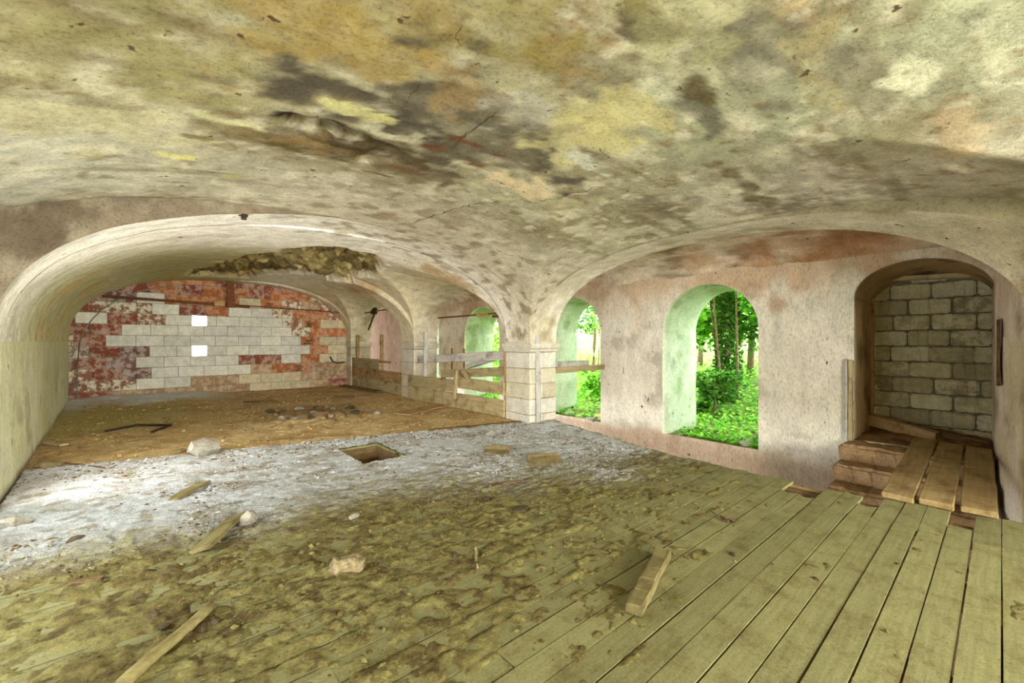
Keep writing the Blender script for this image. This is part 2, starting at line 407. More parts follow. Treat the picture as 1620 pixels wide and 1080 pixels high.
B(820, 180, .35, .2, (170, 168, 150), .6); B(800, 195, .30, .16, (84, 80, 66), .6, .3); B(930, 250, .35, .12, (206, 206, 186), .7, .15)
B(1010, 60, .30, .14, (84, 72, 46), .9, .3, .5); B(1040, 40, .22, .12, (92, 80, 50), .8, .3); B(905, 90, .25, .2, (146, 118, 66), .5, .3)
B(1290, 50, .32, .14, (164, 142, 90), .55, .25); B(1260, 105, .6, .22, (118, 112, 92), .75, .5); B(1400, 110, .55, .25, (132, 126, 100), .7, .5); B(1450, 118, .16, .10, (206, 204, 172), .85, .12)
B(1110, 185, .55, .14, (96, 92, 76), .75, .3); B(1190, 100, .5, .2, (114, 112, 92), .6, .4); B(1290, 135, .4, .1, (166, 148, 98), .5, .3)
B(1040, 130, .4, .2, (206, 206, 172), .6, .3); B(1080, 45, .5, .25, (176, 172, 128), .5, .4); B(1110, 140, .15, .08, (96, 84, 54), .8, .15)
B(1200, 255, .9, .12, (150, 146, 116), .5, .5); B(1180, 300, .7, .1, (112, 98, 66), .75, .3); B(1050, 330, .7, .12, (118, 110, 88), .65, .3); B(1300, 280, .7, .1, (190, 176, 158), .5, .4)
B(1520, 190, .6, .15, (196, 172, 134), .6, .4); B(720, 330, .5, .15, (164, 142, 114), .6, .3); B(560, 330, .5, .14, (176, 158, 126), .6, .3)
B(830, 30, .5, .35, (146, 132, 74), .6, .4); B(1500, 60, .7, .5, (176, 178, 146), .6, .5)

def ceiling_colour(X, Y, Z, seg_id):
    n1 = fbm(X, Y*1.0, Z, .9, 5, 1); n2 = fbm(X, Y, Z, 3.0, 5, 2); n3 = fbm(X*.5, Y*3.2, Z, 2.0, 5, 3)
    c = np.zeros(X.shape+(3,)); c[:] = lin(196, 188, 150)  # yellow-green tint of the light painted into the plaster colour
    # near bay: ochre towards the outer wall, grey green towards the windows, cream towards the arches
    c = mix3(c, lin(172, 156, 98), sstep(1.6, -.2, X)*sstep(5.2, 2.0, Y)*.85)
    c = mix3(c, lin(176, 178, 144), sstep(1.8, 3.2, X)*sstep(3.2, .8, Y)*.9)
    c = mix3(c, lin(206, 190, 176), sstep(3.2, 4.8, X)*sstep(3.4, 1.2, Y)*.7)
    c = mix3(c, lin(206, 196, 168), sstep(3.2, 4.6, Y)*.8)
    c = mix3(c, lin(222, 218, 196), sstep(.6, -.8, X)*sstep(2.5, 4.6, Y)*.6)
    c = c*.76
    c = mix3(c, lin(134, 122, 88), sstep(.48, .66, n1)*.65)
    n4 = fbm(X, Y, Z, 6.5, 6, 4); n5 = fbm(X*.4, Y*1.4, Z, 1.5, 6, 7)
    c = mix3(c, lin(112, 100, 72), sstep(.50, .68, n5)*.6*sstep(.38, .58, n4)); c = mix3(c, lin(224, 214, 184), sstep(.56, .68, n4)*.55); c = mix3(c, lin(120, 92, 54), sstep(.60, .72, fbm(X, Y, Z, 9, 5, 8))*.6)
    c = mix3(c, lin(214, 206, 176), sstep(.54, .70, n2)*.55)
    c = mix3(c, lin(110, 96, 66), sstep(.58, .74, n3)*.55)
    for i, b in enumerate(BL):
        c = blob(c, X, Y, b[0], b[1], b[2], b[3], b[4], b[5], 10+i*.37, b[6], b[7])
    # bays beyond: white to cream, olive high up near the collapse, rust runs over the piers
    far = Y > PA[0]+1e-4
    d = np.zeros_like(c); d[:] = lin(238, 230, 216)
    d = mix3(d, lin(222, 218, 174), sstep(.9, -.9, X)*sstep(6.6, 8.0, Y)*.7)
    d = mix3(d, lin(176, 164, 96), sstep(7.2, 9.5, Y)*sstep(3.0, 1.6, X)*sstep(-.9, .4, X)*.8)
    d = mix3(d, lin(232, 196, 120), sstep(.45, .6, n2)*sstep(-.2, -.7, X)*sstep(8, 9, Y)*.6)
    d = mix3(d, lin(222, 206, 168), sstep(3.2, 4.2, X)*sstep(PA[1], PA[1]+.6, Y)*.8)
    d = mix3(d, lin(176, 138, 88), sstep(.56, .7, n1)*sstep(3.0, 4.0, X)*.7)
    d = mix3(d, lin(180, 164, 136), sstep(.58, .74, n3)*.45)
    c = np.where(far[..., None], mix3(d, lin(196, 184, 158), sstep(.8, 3.2, X)*sstep(6.5, 5.7, Y)*.75), mix3(c, lin(206, 194, 168), sstep(3.6, 5.2, Y)*sstep(.4, 1.8, X)*.65))
    c = mix3(c, lin(138, 116, 84), sstep(.54, .66, fbm(X, Y, Z, 5.5, 6, 16))*sstep(3.8, 5.0, Y)*sstep(7, 6.3, Y)*sstep(.6, 1.6, X)*.7)
    return c

rowsV = []; rowsC = []; NC = 250
u = np.linspace(0, 1, NC); u = .5-.5*np.cos(math.pi*u)
for sg, y0, y1, nr in SEGS:
    ys = np.linspace(y0, y1, nr)
    if sg in (2, 3): t = np.linspace(0, 1, nr); ys = y0+(y1-y0)*(.35*(.5-.5*np.cos(math.pi*t))+.65*t)
    if sg == 1: ys = np.concatenate([np.linspace(-4.6, 0, 70), np.linspace(0.03, 5.0, 190), PA[0]-.63*(.5+.5*np.cos(math.pi*np.linspace(0.03, 1, 30)))])
    Yg = np.repeat(ys[:, None], NC, 1)
    x0 = np.full_like(Yg, -1.75) if sg == 1 else xl(Yg)
    Xg = x0+(XN-x0)*u[None, :]
    Zg = nave_z(Xg, Yg, sg)
    Zg = Zg+(fbm(Xg, Yg, Zg, 1.1, 4, 5)-.5)*.05*sstep(1.5, 1.9, Zg)+(fbm(Xg, Yg, Zg, 7, 3, 6)-.5)*.012*sstep(1.5, 1.9, Zg)
    C = ceiling_colour(Xg, Yg, Zg, sg)
    if sg == 1:
        p = ceil_hit(505, 200); q = ceil_hit(560, 232)
        for (a, dep, rx, ry) in ((p, .09, .26, .12), (q, .04, .5, .22)):
            n = fbm(Xg, Yg, Zg, 4, 5, 9); r = np.sqrt(((Xg-a[0])/rx)**2+((Yg-a[1])/ry)**2)
            m = sstep(0, .3, 1-r+(n-.5)*1.6); Zg = Zg+m*(dep+(fbm(Xg, Yg, Zg, 12, 4, 4)-.5)*.10)
    if sg in (2, 'B', 3, 'E'):
        sd = poly_sd(Xg, Yg, POLY)+(fbm(Xg, Yg, Zg, 1.6, 5, 8)-.5)*.9
        m = sstep(0, .12, sd); rk = fbm(Xg, Yg, Zg, 3.6, 4, 12); rk2 = fbm(Xg*.6, Yg*1.4, Zg, 5.5, 3, 13)
        Zg = Zg+m*(.17+.5*(np.abs(rk-.5)*-1.5+.22)+.26*(rk2-.5))
        rc = mix3(np.zeros_like(C)+np.array(lin(150, 132, 84)), lin(206, 190, 138), sstep(.42, .66, rk2))
        rc = mix3(rc, lin(88, 70, 42), sstep(.5, .68, rk)*.8); rc = mix3(rc, lin(210, 168, 96), sstep(10, 13, Yg)*sstep(.5, .62, rk2)*.7)
        C = C*(1-m[..., None])+rc*m[..., None]
    rowsV.append(np.stack([Xg, Yg, Zg], -1)); rowsC.append(C)
V = np.concatenate(rowsV); C = np.concatenate(rowsC)
# the bare brown wall shown where the near vault stands above the lower arch
nv = len(rowsV[0]); 
ceil_me = grid('ceiling', np.concatenate([rowsV[0]]), rowsC[0], flip=True)
ceiling = obj('ceiling', ceil_me, 'vault', kind='structure', label='stained lime plaster groin vault over the boarded floor')
ceil2 = obj('ceiling_beyond', grid('ceiling_beyond', np.concatenate(rowsV[1:]), np.concatenate(rowsC[1:]), flip=True), 'vault', kind='structure', label='pale plaster vaults with a collapsed stretch beyond the low cross arch')
# crescent of bare wall between the two, as a strip in the plane of the arch
xa = np.concatenate([np.linspace(-1.75, -1.001, 40), -1.0+(XN+1.0)*(.5-.5*np.cos(math.pi*np.linspace(0, 1, 200)))]); top = np.interp(xa, rowsV[0][-1, :, 0], rowsV[0][-1, :, 2])
low = np.where(xa < xl(PA[0]), 0.0, np.interp(xa, rowsV[1][0, :, 0], rowsV[1][0, :, 2])-.002)
top = np.maximum(top, low)
ts = np.linspace(0, 1, 14)
G = np.stack([np.repeat(xa[None], 14, 0), np.full((14, 240), PA[0]-.0005), low[None]*(1-ts[:, None])+(top+.01)[None]*ts[:, None]], -1)
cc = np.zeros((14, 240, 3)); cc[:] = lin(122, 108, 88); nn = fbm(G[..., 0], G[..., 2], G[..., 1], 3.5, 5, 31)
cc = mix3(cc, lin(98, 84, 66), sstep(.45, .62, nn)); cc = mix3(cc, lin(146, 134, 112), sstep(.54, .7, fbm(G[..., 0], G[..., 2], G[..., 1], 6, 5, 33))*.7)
obj('wall_crescent', grid('wall_crescent', G, cc), 'vault', kind='structure', label='bare brown wall crescent between high vault and lower arch')

# ------------------------------------------------------------------ arcade arches, wall above them, aisle vault
def aisle_z(x): return 2.75+.5*np.power(np.maximum(1-np.power(np.clip((x-XA)/(XW-XA), 0, 1), 2.4), 0), 1/2.4)
def arch_soffit(near, far, R0, R1, n, name, label):
    t = .5-.5*np.cos(math.pi*np.linspace(0, 1, 110)); k = np.linspace(0, 1, 16)
    y = (near[0]+(near[1]-near[0])*t)[None]*(1-k[:, None])+(far[0]+(far[1]-far[0])*t)[None]*k[:, None]
    z0 = prof(near[0]+(near[1]-near[0])*t, near[0], near[1], 1.5, R0, n); z1 = prof(far[0]+(far[1]-far[0])*t, far[0], far[1], 1.5, R1, n)
    z = z0[None]*(1-k[:, None])+z1[None]*k[:, None]; x = np.repeat((XN+(XA-XN)*k)[:, None], 110, 1)
    z = z+(fbm(x, y, z, 1.5, 4, 41)-.5)*.03*np.sin(math.pi*np.clip(t, .02, .98))[None]*sstep(0, .25, k)[:, None]
    G = np.stack([x, y, z], -1); c = np.zeros(G.shape); c[:] = lin(214, 202, 176)
    nz = fbm(x, y, z, 2.2, 5, 42); c = mix3(c, lin(166, 144, 108), sstep(.5, .68, nz)*.7); c = mix3(c, lin(232, 222, 206), sstep(.55, .7, fbm(x, y, z, 3.7, 4, 43))*.7)
    obj(name, grid(name, G, c, flip=True), 'vault', kind='structure', label=label)
    # spandrel on the aisle side, up to the aisle vault
    yy = y[-1]; zz = z[-1]; kk = np.linspace(0, 1, 12)
    G2 = np.stack([np.full((12, 110), XA), np.repeat(yy[None], 12, 0), zz[None]*(1-kk[:, None])+3.3*kk[:, None]], -1)
    c2 = np.zeros(G2.shape); c2[:] = lin(206, 188, 160)
    obj('wall_spandrel', grid('wall_spandrel', G2, c2, flip=True), 'vault', kind='structure', label='plastered spandrel above '+label)
    # nave side: fill up to the vault
    if near[0] >= 0:
        near_seg = 2 if near[0] < 9 else 4
        yt = near[0]+(near[1]-near[0])*t; zt_ = np.interp(yt, rowsV[near_seg][:, -1, 1], rowsV[near_seg][:, -1, 2])
        G3 = np.stack([np.full((2, 110), XN+.001), np.repeat(yt[None], 2, 0), np.stack([np.minimum(z[0], zt_)-.001, np.maximum(z[0], zt_)+.001])], -1); c3 = np.zeros(G3.shape); c3[:] = lin(214, 202, 176)
        obj('wall_joint', grid('wall_joint', G3, c3), 'vault', kind='structure', label='plaster edge of '+label)
    if near[0] < 0:
        yt = PA[0]-(PA[0]+1.25)*(.5+.5*np.cos(math.pi*np.linspace(0, 1, 110)))
        ztop = np.interp(yt, rowsV[0][:, -1, 1], rowsV[0][:, -1, 2])+.03; zb = np.where(yt < near[0], 0, prof(np.clip(yt, near[0], near[1]), near[0], near[1], 1.5, R0, n))
        zb = np.minimum(zb, ztop-.02); G3 = np.stack([np.full((8, 110), XN-.0015), np.repeat(yt[None], 8, 0), zb[None]+(ztop-zb+.01)[None]*np.linspace(0, 1, 8)[:, None]], -1)
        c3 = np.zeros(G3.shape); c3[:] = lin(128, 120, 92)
        obj('wall_crescent', grid('wall_crescent', G3, c3), 'vault', kind='structure', label='bare grey wall crescent above the wide side arch')
arch_soffit((-.75, PA[0]), (-.2, PA[0]), 1.40, 1.42, 2.3, 'arch_soffit', 'the wide arch facing the overgrown window')
arch_soffit((PA[1], PB[0]), (PA[1], PB[0]), 1.33, 1.33, 2.2, 'arch_soffit', 'the arch closed by timber rails')
arch_soffit((PB[1], PE[0]), (PB[1], PE[0]), 1.33, 1.33, 2.2, 'arch_soffit', 'the arch beside the brick wall')
for o in list(COL.objects):
    if o.name.startswith('arch_soffit'): o.name = 'trim_'+str(1+len([q for q in COL.objects if q.name.startswith('trim_')]))
# aisle vault
ya = np.linspace(-.3, 24, 130); xa2 = XA-.02+(XW-XA+.02)*np.sin(np.linspace(0, 1, 40)*math.pi/2)
Xg, Yg = np.meshgrid(xa2, ya); Zg = aisle_z(Xg)+(fbm(Xg, Yg, 0*Xg, 1.4, 4, 51)-.5)*.06
c = np.zeros(Xg.shape+(3,)); c[:] = lin(224, 208, 182); n1 = fbm(Xg, Yg, Zg, 1.2, 5, 52); n2 = fbm(Xg, Yg, Zg, 3, 5, 53)
c = mix3(c, lin(184, 144, 104), sstep(.44, .62, n1)*.7); c = mix3(c, lin(112, 96, 70), sstep(.52, .66, n2)*.7); c = mix3(c, lin(236, 220, 196), sstep(.58, .7, fbm(Xg, Yg, Zg, 4, 4, 54))*.7)
c = mix3(c, lin(172, 126, 84), sstep(3.4, 2.4, Yg)*sstep(.3, 1.2, Yg)*sstep(.36, .52, n2)*.8)
obj('ceiling_aisle', grid('ceiling_aisle', np.stack([Xg, Yg, Zg], -1), c, flip=True), 'vault', kind='structure', label='rust stained plaster vault over the aisle by the windows')

# ------------------------------------------------------------------ walls
def wall_cols(x, y, z, a, b2, s, kn=0):
    c = np.zeros(x.shape+(3,)); c[:] = lin(*a)
    c = mix3(c, lin(*b2), sstep(.44, .62, fbm(x, y, z*.5, 1.7, 5, 61+kn))*.75)
    c = mix3(c, lin(*s), sstep(.56, .70, fbm(x, y, z, 3.1, 5, 62+kn))*.7)
    return c
# outer wall of the long hall on the left
yy = np.linspace(PA[0], YB+.05, 150); zz = np.linspace(-.05, 1.52, 40); Yg, Zg = np.meshgrid(yy, zz); Xg = xl(Yg)+(fbm(Yg, Zg, 0*Yg, 1.5, 4, 63)-.5)*.03*sstep(1.5, 1.2, Zg)
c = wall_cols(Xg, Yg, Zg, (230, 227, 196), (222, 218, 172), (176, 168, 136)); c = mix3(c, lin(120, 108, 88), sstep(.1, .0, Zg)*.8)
c = mix3(c, lin(214, 210, 150), sstep(9.0, 9.9, Yg)*sstep(12, 10.5, Yg)*.3); c = mix3(c, lin(230, 224, 190), sstep(.5, 1.45, Zg)*.8)  # yellow-green glow on the wall painted in as a tint patch
yc_ = (Yg[:-1, :-1]+Yg[1:, 1:])/2; zc_ = (Zg[:-1, :-1]+Zg[1:, 1:])/2; slit = (yc_ > 5.67) & (yc_ < 5.90) & (zc_ > .36) & (zc_ < 1.48)
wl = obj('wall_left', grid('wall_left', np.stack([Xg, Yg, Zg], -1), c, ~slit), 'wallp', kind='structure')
# made-up slit embrasure added in the cross arch to hold a fill lamp
bm = bmesh.new()
for (a, b2) in (((-1.36, 5.64, .92), (.62, .05, 1.3)), ((-1.36, 5.93, .92), (.62, .07, 1.3)), ((-1.36, 5.80, .32), (.62, .36, .07)), ((-1.36, 5.80, 1.53), (.62, .36, .07))):
    m_ = bmesh.ops.create_cube(bm, size=1)['verts']; bmesh.ops.scale(bm, vec=b2, verts=m_); bmesh.ops.translate(bm, vec=a, verts=m_)
obj('window_5', bm_mesh(bm, 'window_5'), 'reveal', kind='structure')
# near bay: outer and back walls, unseen, with openings added for the fill lamps
def quad_wall(name, rects, plane, const, mat='wallp', col=(206, 200, 176), th=.45, sign=-1):
    bm = bmesh.new()
    for (a0, a1, z0, z1) in rects:
        m = bmesh.ops.create_cube(bm, size=1)['verts']
        if plane == 'x': s, t = (th, a1-a0, z1-z0), (const+sign*th/2, (a0+a1)/2, (z0+z1)/2)
        else: s, t = (a1-a0, th, z1-z0), ((a0+a1)/2, const+sign*th/2, (z0+z1)/2)
        bmesh.ops.scale(bm, vec=s, verts=m); bmesh.ops.translate(bm, vec=t, verts=m)
    me = bm_mesh(bm, name); a = me.color_attributes.new('Col', 'FLOAT_COLOR', 'POINT')
    for d in a.data: d.color = (*lin(*col), 1)
    return obj(name, me, mat, kind='structure')
quad_wall('wall_near', [(-4.6, 2.35, -2.4, 1.52), (4.85, PA[0], -2.4, 1.52), (2.35, 4.85, -2.4, .55), ], 'x', -1.75)
quad_wall('wall_near_head', [(-4.6, 2.35, 1.5, 3.4), (4.85, PA[0], 1.5, 3.4), (2.35, 4.85, 2.55, 3.4)], 'x', -1.80)
quad_wall('wall_back', [(-2.2, -1.25, -2.4, 3.4), (1.05, 2.45, -2.4, 3.4), (4.75, 6.0, -2.4, 3.4), (-1.25, 1.05, -2.4, .65), (-1.25, 1.05, 2.65, 3.4), (2.45, 4.75, -2.4, .65), (2.45, 4.75, 2.65, 3.4)], 'y', -4.6)
quad_wall('wall_right_back', [(-4.6, -.75, -2.4, 3.2)], 'x', XN, sign=1)
# sides of the aisle end: splayed end of the wide arch, then the wall that runs on beside the plank bridge
def vstrip(name, pts, z0, z1, col, seed, mat='wallp', nz=40, ns=12, amp=.02):
    P = []; 
    for (a, b2) in zip(pts[:-1], pts[1:]):
        for k in range(ns): t = k/ns; P.append((a[0]*(1-t)+b2[0]*t, a[1]*(1-t)+b2[1]*t))
    P.append(pts[-1]); P = np.array(P); z = np.linspace(z0, z1, nz); Xg = np.repeat(P[None, :, 0], nz, 0); Yg = np.repeat(P[None, :, 1], nz, 0); Zg = np.repeat(z[:, None], len(P), 1)
    Yg = Yg+(fbm(Xg, Yg, Zg, 1.6, 4, seed)-.5)*amp
    c = wall_cols(Xg, Yg, Zg, *col, kn=seed)
    return obj(name, grid(name, np.stack([Xg, Yg, Zg], -1), c), mat, kind='structure')
vstrip('wall_cross', [(9.2, .09), (XW, .05), (XA, -.16), (XN, -.75)], -2.4, 1.55, ((222, 206, 186), (202, 186, 150), (150, 128, 96)), 71)
vstrip('wall_cross_head', [(9.2, .09), (XW, .05), (XA, -.15)], 1.5, 3.3, ((222, 206, 190), (206, 180, 150), (150, 128, 96)), 72)

# window wall with arched openings
NICHE = (.05, 1.42, .06, 2.15, 2.62)
WIN = [(2.71, 4.48, -.35, 1.72, 2.57), (6.02, 7.80, -.35, 1.72, 2.57), (9.70, 11.50, -.35, 1.72, 2.57), (13.10, 14.90, -.35, 1.72, 2.57)]
def head(y, o):
    return prof(y, o[0], o[1], o[3], o[4]-o[3], 2.0)
ops = [NICHE]+WIN
segs = []; cur = .0
for o_ in ops:
    if o_[0] > cur: segs.append((cur, o_[0], None))
    segs.append((o_[0], o_[1], o_)); cur = o_[1]
segs.append((cur, 24.0, None))
Vs = []; Cs = []; Fs = []; base = 0
def add_patch(Y, Z):
    global base
    X = XW+(fbm(Y, Z, 0*Y, 1.2, 4, 81)-.5)*.04
    n1 = fbm(X, Y, Z*.6, 1.3, 5, 82); n2 = fbm(X, Y, Z, 3.3, 5, 83)
    c = np.zeros(X.shape+(3,)); c[:] = lin(236, 228, 212)
    c = mix3(c, lin(222, 216, 198), sstep(2.75, 2.4, Y)*.9)
    c = mix3(c, lin(232, 222, 208), sstep(.5, .64, n1)*.6); c = mix3(c, lin(172, 162, 142), sstep(.56, .7, n2)*.6)
    c = mix3(c, lin(190, 150, 110), sstep(2.1, 2.7, Z+(n2-.5)*1.6)*.7); c = mix3(c, lin(214, 192, 162), sstep(2.0, 2.6, Z+(n1-.5)*2.2)*.5)
    c = mix3(c, lin(188, 158, 130), sstep(-.25, -.45, Z+(n1-.5)*.5)*.8); c = mix3(c, lin(128, 116, 100), sstep(-.05, -.3, Z+(n2-.5)*.5)*sstep(2.8, 2.4, Y)*.6)
    c = mix3(c, lin(228, 202, 188), sstep(15.2, 16, Y)*.7)
    Vs.append(np.stack([X, Y, Z], -1).reshape(-1, 3)); Cs.append(c.reshape(-1, 3)); Fs.append(grid_faces(*Y.shape)+base); base += Y.size
for (y0, y1, o_) in segs:
    ny = max(8, int((y1-y0)/.06)); 
    if o_ is None:
        Y, Z = np.meshgrid(np.linspace(y0, y1, ny), np.linspace(-2.4, 2.95, 70)); add_patch(Y, Z)
    else:
        y = y0+(y1-y0)*(.5-.5*np.cos(math.pi*np.linspace(0, 1, 50)))
        k = np.linspace(0, 1, 20)[:, None]; h = head(y, o_)[None]
        add_patch(np.repeat(y[None], 20, 0), h*(1-k)+2.95*k)
        k = np.linspace(0, 1, 26)[:, None]; add_patch(np.repeat(y[None], 26, 0), -2.4*(1-k)+o_[2]*k+0*y[None])
obj('wall_right', mesh_np('wall_right', np.concatenate(Vs), np.concatenate(Fs), np.concatenate(Cs)), 'wallp', kind='structure')

def reveal(name, o_, depth, spl0, spl1, dz, mat, cols, seed):
    n = 26; y0, y1, zs, zp, zt = o_
    ya_ = y0+(y1-y0)*(.5-.5*np.cos(math.pi*np.linspace(0, 1, 60))); ha = head(ya_, o_)
    Yi = np.concatenate([np.full(20, y0), ya_, np.full(20, y1)]); Zi = np.concatenate([np.linspace(zs-.3, zp, 20), ha, np.linspace(zp, zs-.3, 20)])
    t = np.clip((Yi-y0)/(y1-y0), 0, 1); Yo = y0+spl0+(y1-spl1-y0-spl0)*t; Zo = Zi-dz*sstep(zp-.3, zt, Zi)
    k = np.linspace(0, 1, n)[:, None]; X = XW+depth*k+0*Yi[None]; Y = Yi[None]*(1-k)+Yo[None]*k; Z = Zi[None]*(1-k)+Zo[None]*k
    nn = (fbm(X, Y, Z, 2.2, 4, seed)-.5)*.05*sstep(0, .15, k); Y = Y+nn; Z = Z+nn
    c = wall_cols(X, Y, Z, *cols, kn=seed); c = mix3(c, lin(222, 214, 190), sstep(.12, 0, k+0*Y)*.8)
    return obj(name, grid(name, np.stack([X, Y, Z], -1), c), 'wallp', kind='structure')
for i, o_ in enumerate(WIN):
    reveal('window_%d' % (i+1), o_, 1.02, .05, .2, .06, 'reveal', ((178, 190, 158), (198, 206, 182), (136, 154, 108)), 91+i)
reveal('door_1', NICHE, 1.15, 0, .04, .10, 'vault', ((178, 150, 108), (150, 122, 84), (104, 82, 54)), 99)

o = obj('ceiling_light_block', box_mesh('ceiling_light_block', 11.2, 29.6, .3, 0), 'under', kind='structure', label='unseen slab added above the vaults to block sky light'); o.location = (3.35, 9.75, 3.72)  # slab added to keep sky light off the vault tops
o = obj('wall_light_block', box_mesh('wall_light_block', .25, 2.2, 6.3, 0), 'under', kind='structure', label='unseen slab added behind the blocked doorway against light leaks'); o.location = (9.42, .7, -2.5)  # added to stop light leaking in over the block wall
# floor of the lower level and what closes the building below
obj('floor_lower', box_mesh('floor_lower', 12.5, 30, .1, 0), 'under', kind='structure').location = (3.0, 9.7, -2.5)

# ------------------------------------------------------------------ boarded floor
def bound(x): return 5.84+np.maximum(0, 5.5-x)*.235         # where the boards give way to bare earth
HOLE = (2.02, 2.57, 5.10, 5.98)
def edge_x(y): return np.where(y < 1.0, 5.50, 5.26+.235*np.clip(y-2.9, 0, 2.75))
flo = empty('floor', kind='structure', label='boarded upper floor under lime dust')
PW = .1465; rows = int((bound(-1.75)+2.2)/PW)+1
ends = {}
pl_cache = {}
def plank(x0, x1, y, jag=False, wob=0.0):
    L = round(x1-x0, 2); key = (round(L*4)/4, jag)
    seed = rnd.randint(0, 9999)
    bm = bmesh.new(); n = 4 if L > 1 else 2
    w2 = (PW-.006-rnd.random()*.004)/2
    top = []; bot = []
    r = random.Random(seed)
    for i in range(n+1):
        xx = L*i/n; jit = [r.uniform(-.0025, .0025) for _ in range(2)]
        e0 = e1 = 0
        if jag and i == n: e0, e1 = r.uniform(-.10, .02), r.uniform(-.10, .02)
        row = [(xx+e0, -w2+jit[0], 0), (xx+(e0+e1)/2-(.05 if jag and i == n else 0), 0, 0), (xx+e1, w2+jit[1], 0)]
        top.append([bm.verts.new(p) for p in row]); bot.append([bm.verts.new((p[0], p[1], -.032)) for p in row])
    for i in range(n):
        for k in range(2):
            bm.faces.new((top[i][k], top[i+1][k], top[i+1][k+1], top[i][k+1]))
        bm.faces.new((top[i][0], bot[i][0], bot[i+1][0], top[i+1][0])); bm.faces.new((top[i][2], top[i+1][2], bot[i+1][2], bot[i][2]))
    for k in range(2):
        bm.faces.new((top[0][k], top[0][k+1], bot[0][k+1], bot[0][k])); bm.faces.new((top[n][k], bot[n][k], bot[n][k+1], top[n][k+1]))
    o = obj('floor_board', bm_mesh(bm, 'floor_board'), 'board', flo)
    o.location = (x0, y, rnd.uniform(-.003, .002)); o.rotation_euler = (rnd.uniform(-.012, .012), 0, rnd.uniform(-.0015, .0015)+wob)
    return o
for i in range(rows):
    y = -2.2+PW*(i+.5); xs = -1.72; xe = float(edge_x(max(y, 1.01)))+rnd.uniform(-.03, .04); jag = False
    if y > PA[0]-.02: xe = min(XN-.01, 5.5-(y-5.84)/.235); xs = xl(max(y, 5.7))+.01
    if y < 1.0: xe = 5.50+rnd.uniform(-.03, .03)
    spans = []
    if y < 1.15:
        joint = 4.62+.09*rnd.random(); spans = [(xs, 1.2+rnd.uniform(-.8, .5)), (None, joint), (None, xe)]
    else:
        j1 = rnd.uniform(-.2, 1.6); j2 = rnd.uniform(2.6, 4.2); spans = [(xs, j1), (None, j2), (None, xe)]
    cur = xs; out = []
    for a, b in spans:
        if b > cur+.1 and b <= xe+1e-6: out.append([cur, b]); cur = b
        elif b > xe and xe > cur+.1: out.append([cur, xe]); cur = xe
    if out and out[-1][1] < xe-.05: out.append([out[-1][1], xe])
    # openings and broken ends
    if 1.24 < y < 1.50: out[-1][1] = 4.92+rnd.uniform(0, .06); jag = True
    if .76 < y < .92: out[-1][1] = 5.10; jag = True
    if .92 <= y < 1.08: out[-1][1] = 5.32; jag = True
    if .12 < y < .27: out = [[a, b] for a, b in out if a < 4.5]; out[-1][1] = 4.98
    fin = []
    for a, b in out:
        if HOLE[2]-.02 < y < HOLE[3]+.02 and a < HOLE[1] and b > HOLE[0]:
            if HOLE[0]-a > .08: fin.append((a, HOLE[0]))
            if b-HOLE[1] > .08: fin.append((HOLE[1], b))
        elif b-a > .06: fin.append((a, b))
    for k, (a, b) in enumerate(fin):
        plank(a+.002, b-.002, y, jag and k == len(fin)-1)
# joists under the boards, seen through the openings
for x in (-.9, .3, 1.4, 2.75, 3.9, 5.12):
    o = obj('joist', box_mesh('joist', .10, 7.4, .16, .006, .003, 2, int(x*10)), 'darkwood', flo); o.location = (x, 2.0, -.195)
o = obj('joist', box_mesh('joist', .10, .7, .05, .006, .004, 2, 3), 'brownwood', flo); o.location = (5.22, 1.42, -.09)
# sides of the trap hole
for (x, y, sx, sy) in ((HOLE[0]-.03, 5.54, .05, .95), (HOLE[1]+.03, 5.54, .05, .95), (2.3, HOLE[2]-.03, .6, .05), (2.3, HOLE[3]+.03, .6, .05)):
    o = obj('trap_curb', box_mesh('trap_curb', sx, sy, .34, .006, .003, 1, int(x*9+y*31)), 'darkwood', flo); o.location = (x, y, -.373)

# lime dust drifts; white threshold daylight and yellow-green light painted into their colour
def cover(x, y):
    c = .06+.36*sstep(.7, 1.9, y+(1.6-x)*.15)+.22*sstep(1.6, 3.0, y+(x-2.5)*-.20)+.28*sstep(2.8, 4.6, y+(x-2.5)*.25)
    return c
def floor_painted_daylight(x, y): return sstep(2.8, 4.6, y+(x-2.5)*.30+(fbm(x, y, 0*x, 1.2, 4, 101)-.5)*1.6)  # pool of daylight at the threshold, painted as whiter dust
def dust_light_cols(x, y, sd=0):
    n = fbm(x, y, 0*x, 3.2, 5, 102+sd); n2 = fbm(x, y, 0*x, 9, 4, 103+sd); wv = floor_painted_daylight(x, y)
    c = np.zeros(x.shape+(3,)); c[:] = lin(136, 126, 76)
    c = mix3(c, lin(116, 98, 56), sstep(.44, .62, n)*.6); c = mix3(c, lin(170, 160, 100), sstep(.52, .66, n2)*.5); c = mix3(c, lin(92, 74, 44), sstep(.58, .68, fbm(x, y, 0*x, 16, 4, 107+sd))*.7)
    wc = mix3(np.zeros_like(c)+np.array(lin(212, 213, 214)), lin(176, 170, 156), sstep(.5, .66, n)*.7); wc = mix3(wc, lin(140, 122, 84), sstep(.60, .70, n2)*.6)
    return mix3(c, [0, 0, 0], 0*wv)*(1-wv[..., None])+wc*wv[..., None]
xs = np.linspace(-1.74, 5.95, 556); ys = np.linspace(-.6, 7.6, 600); Xg, Yg = np.meshgrid(xs, ys)
cv = cover(Xg, Yg); n = fbm(Xg, Yg, 0*Xg, 13, 6, 104)*.6+fbm(Xg*.8, Yg*2.2, 0*Xg, 4.5, 5, 105)*.4
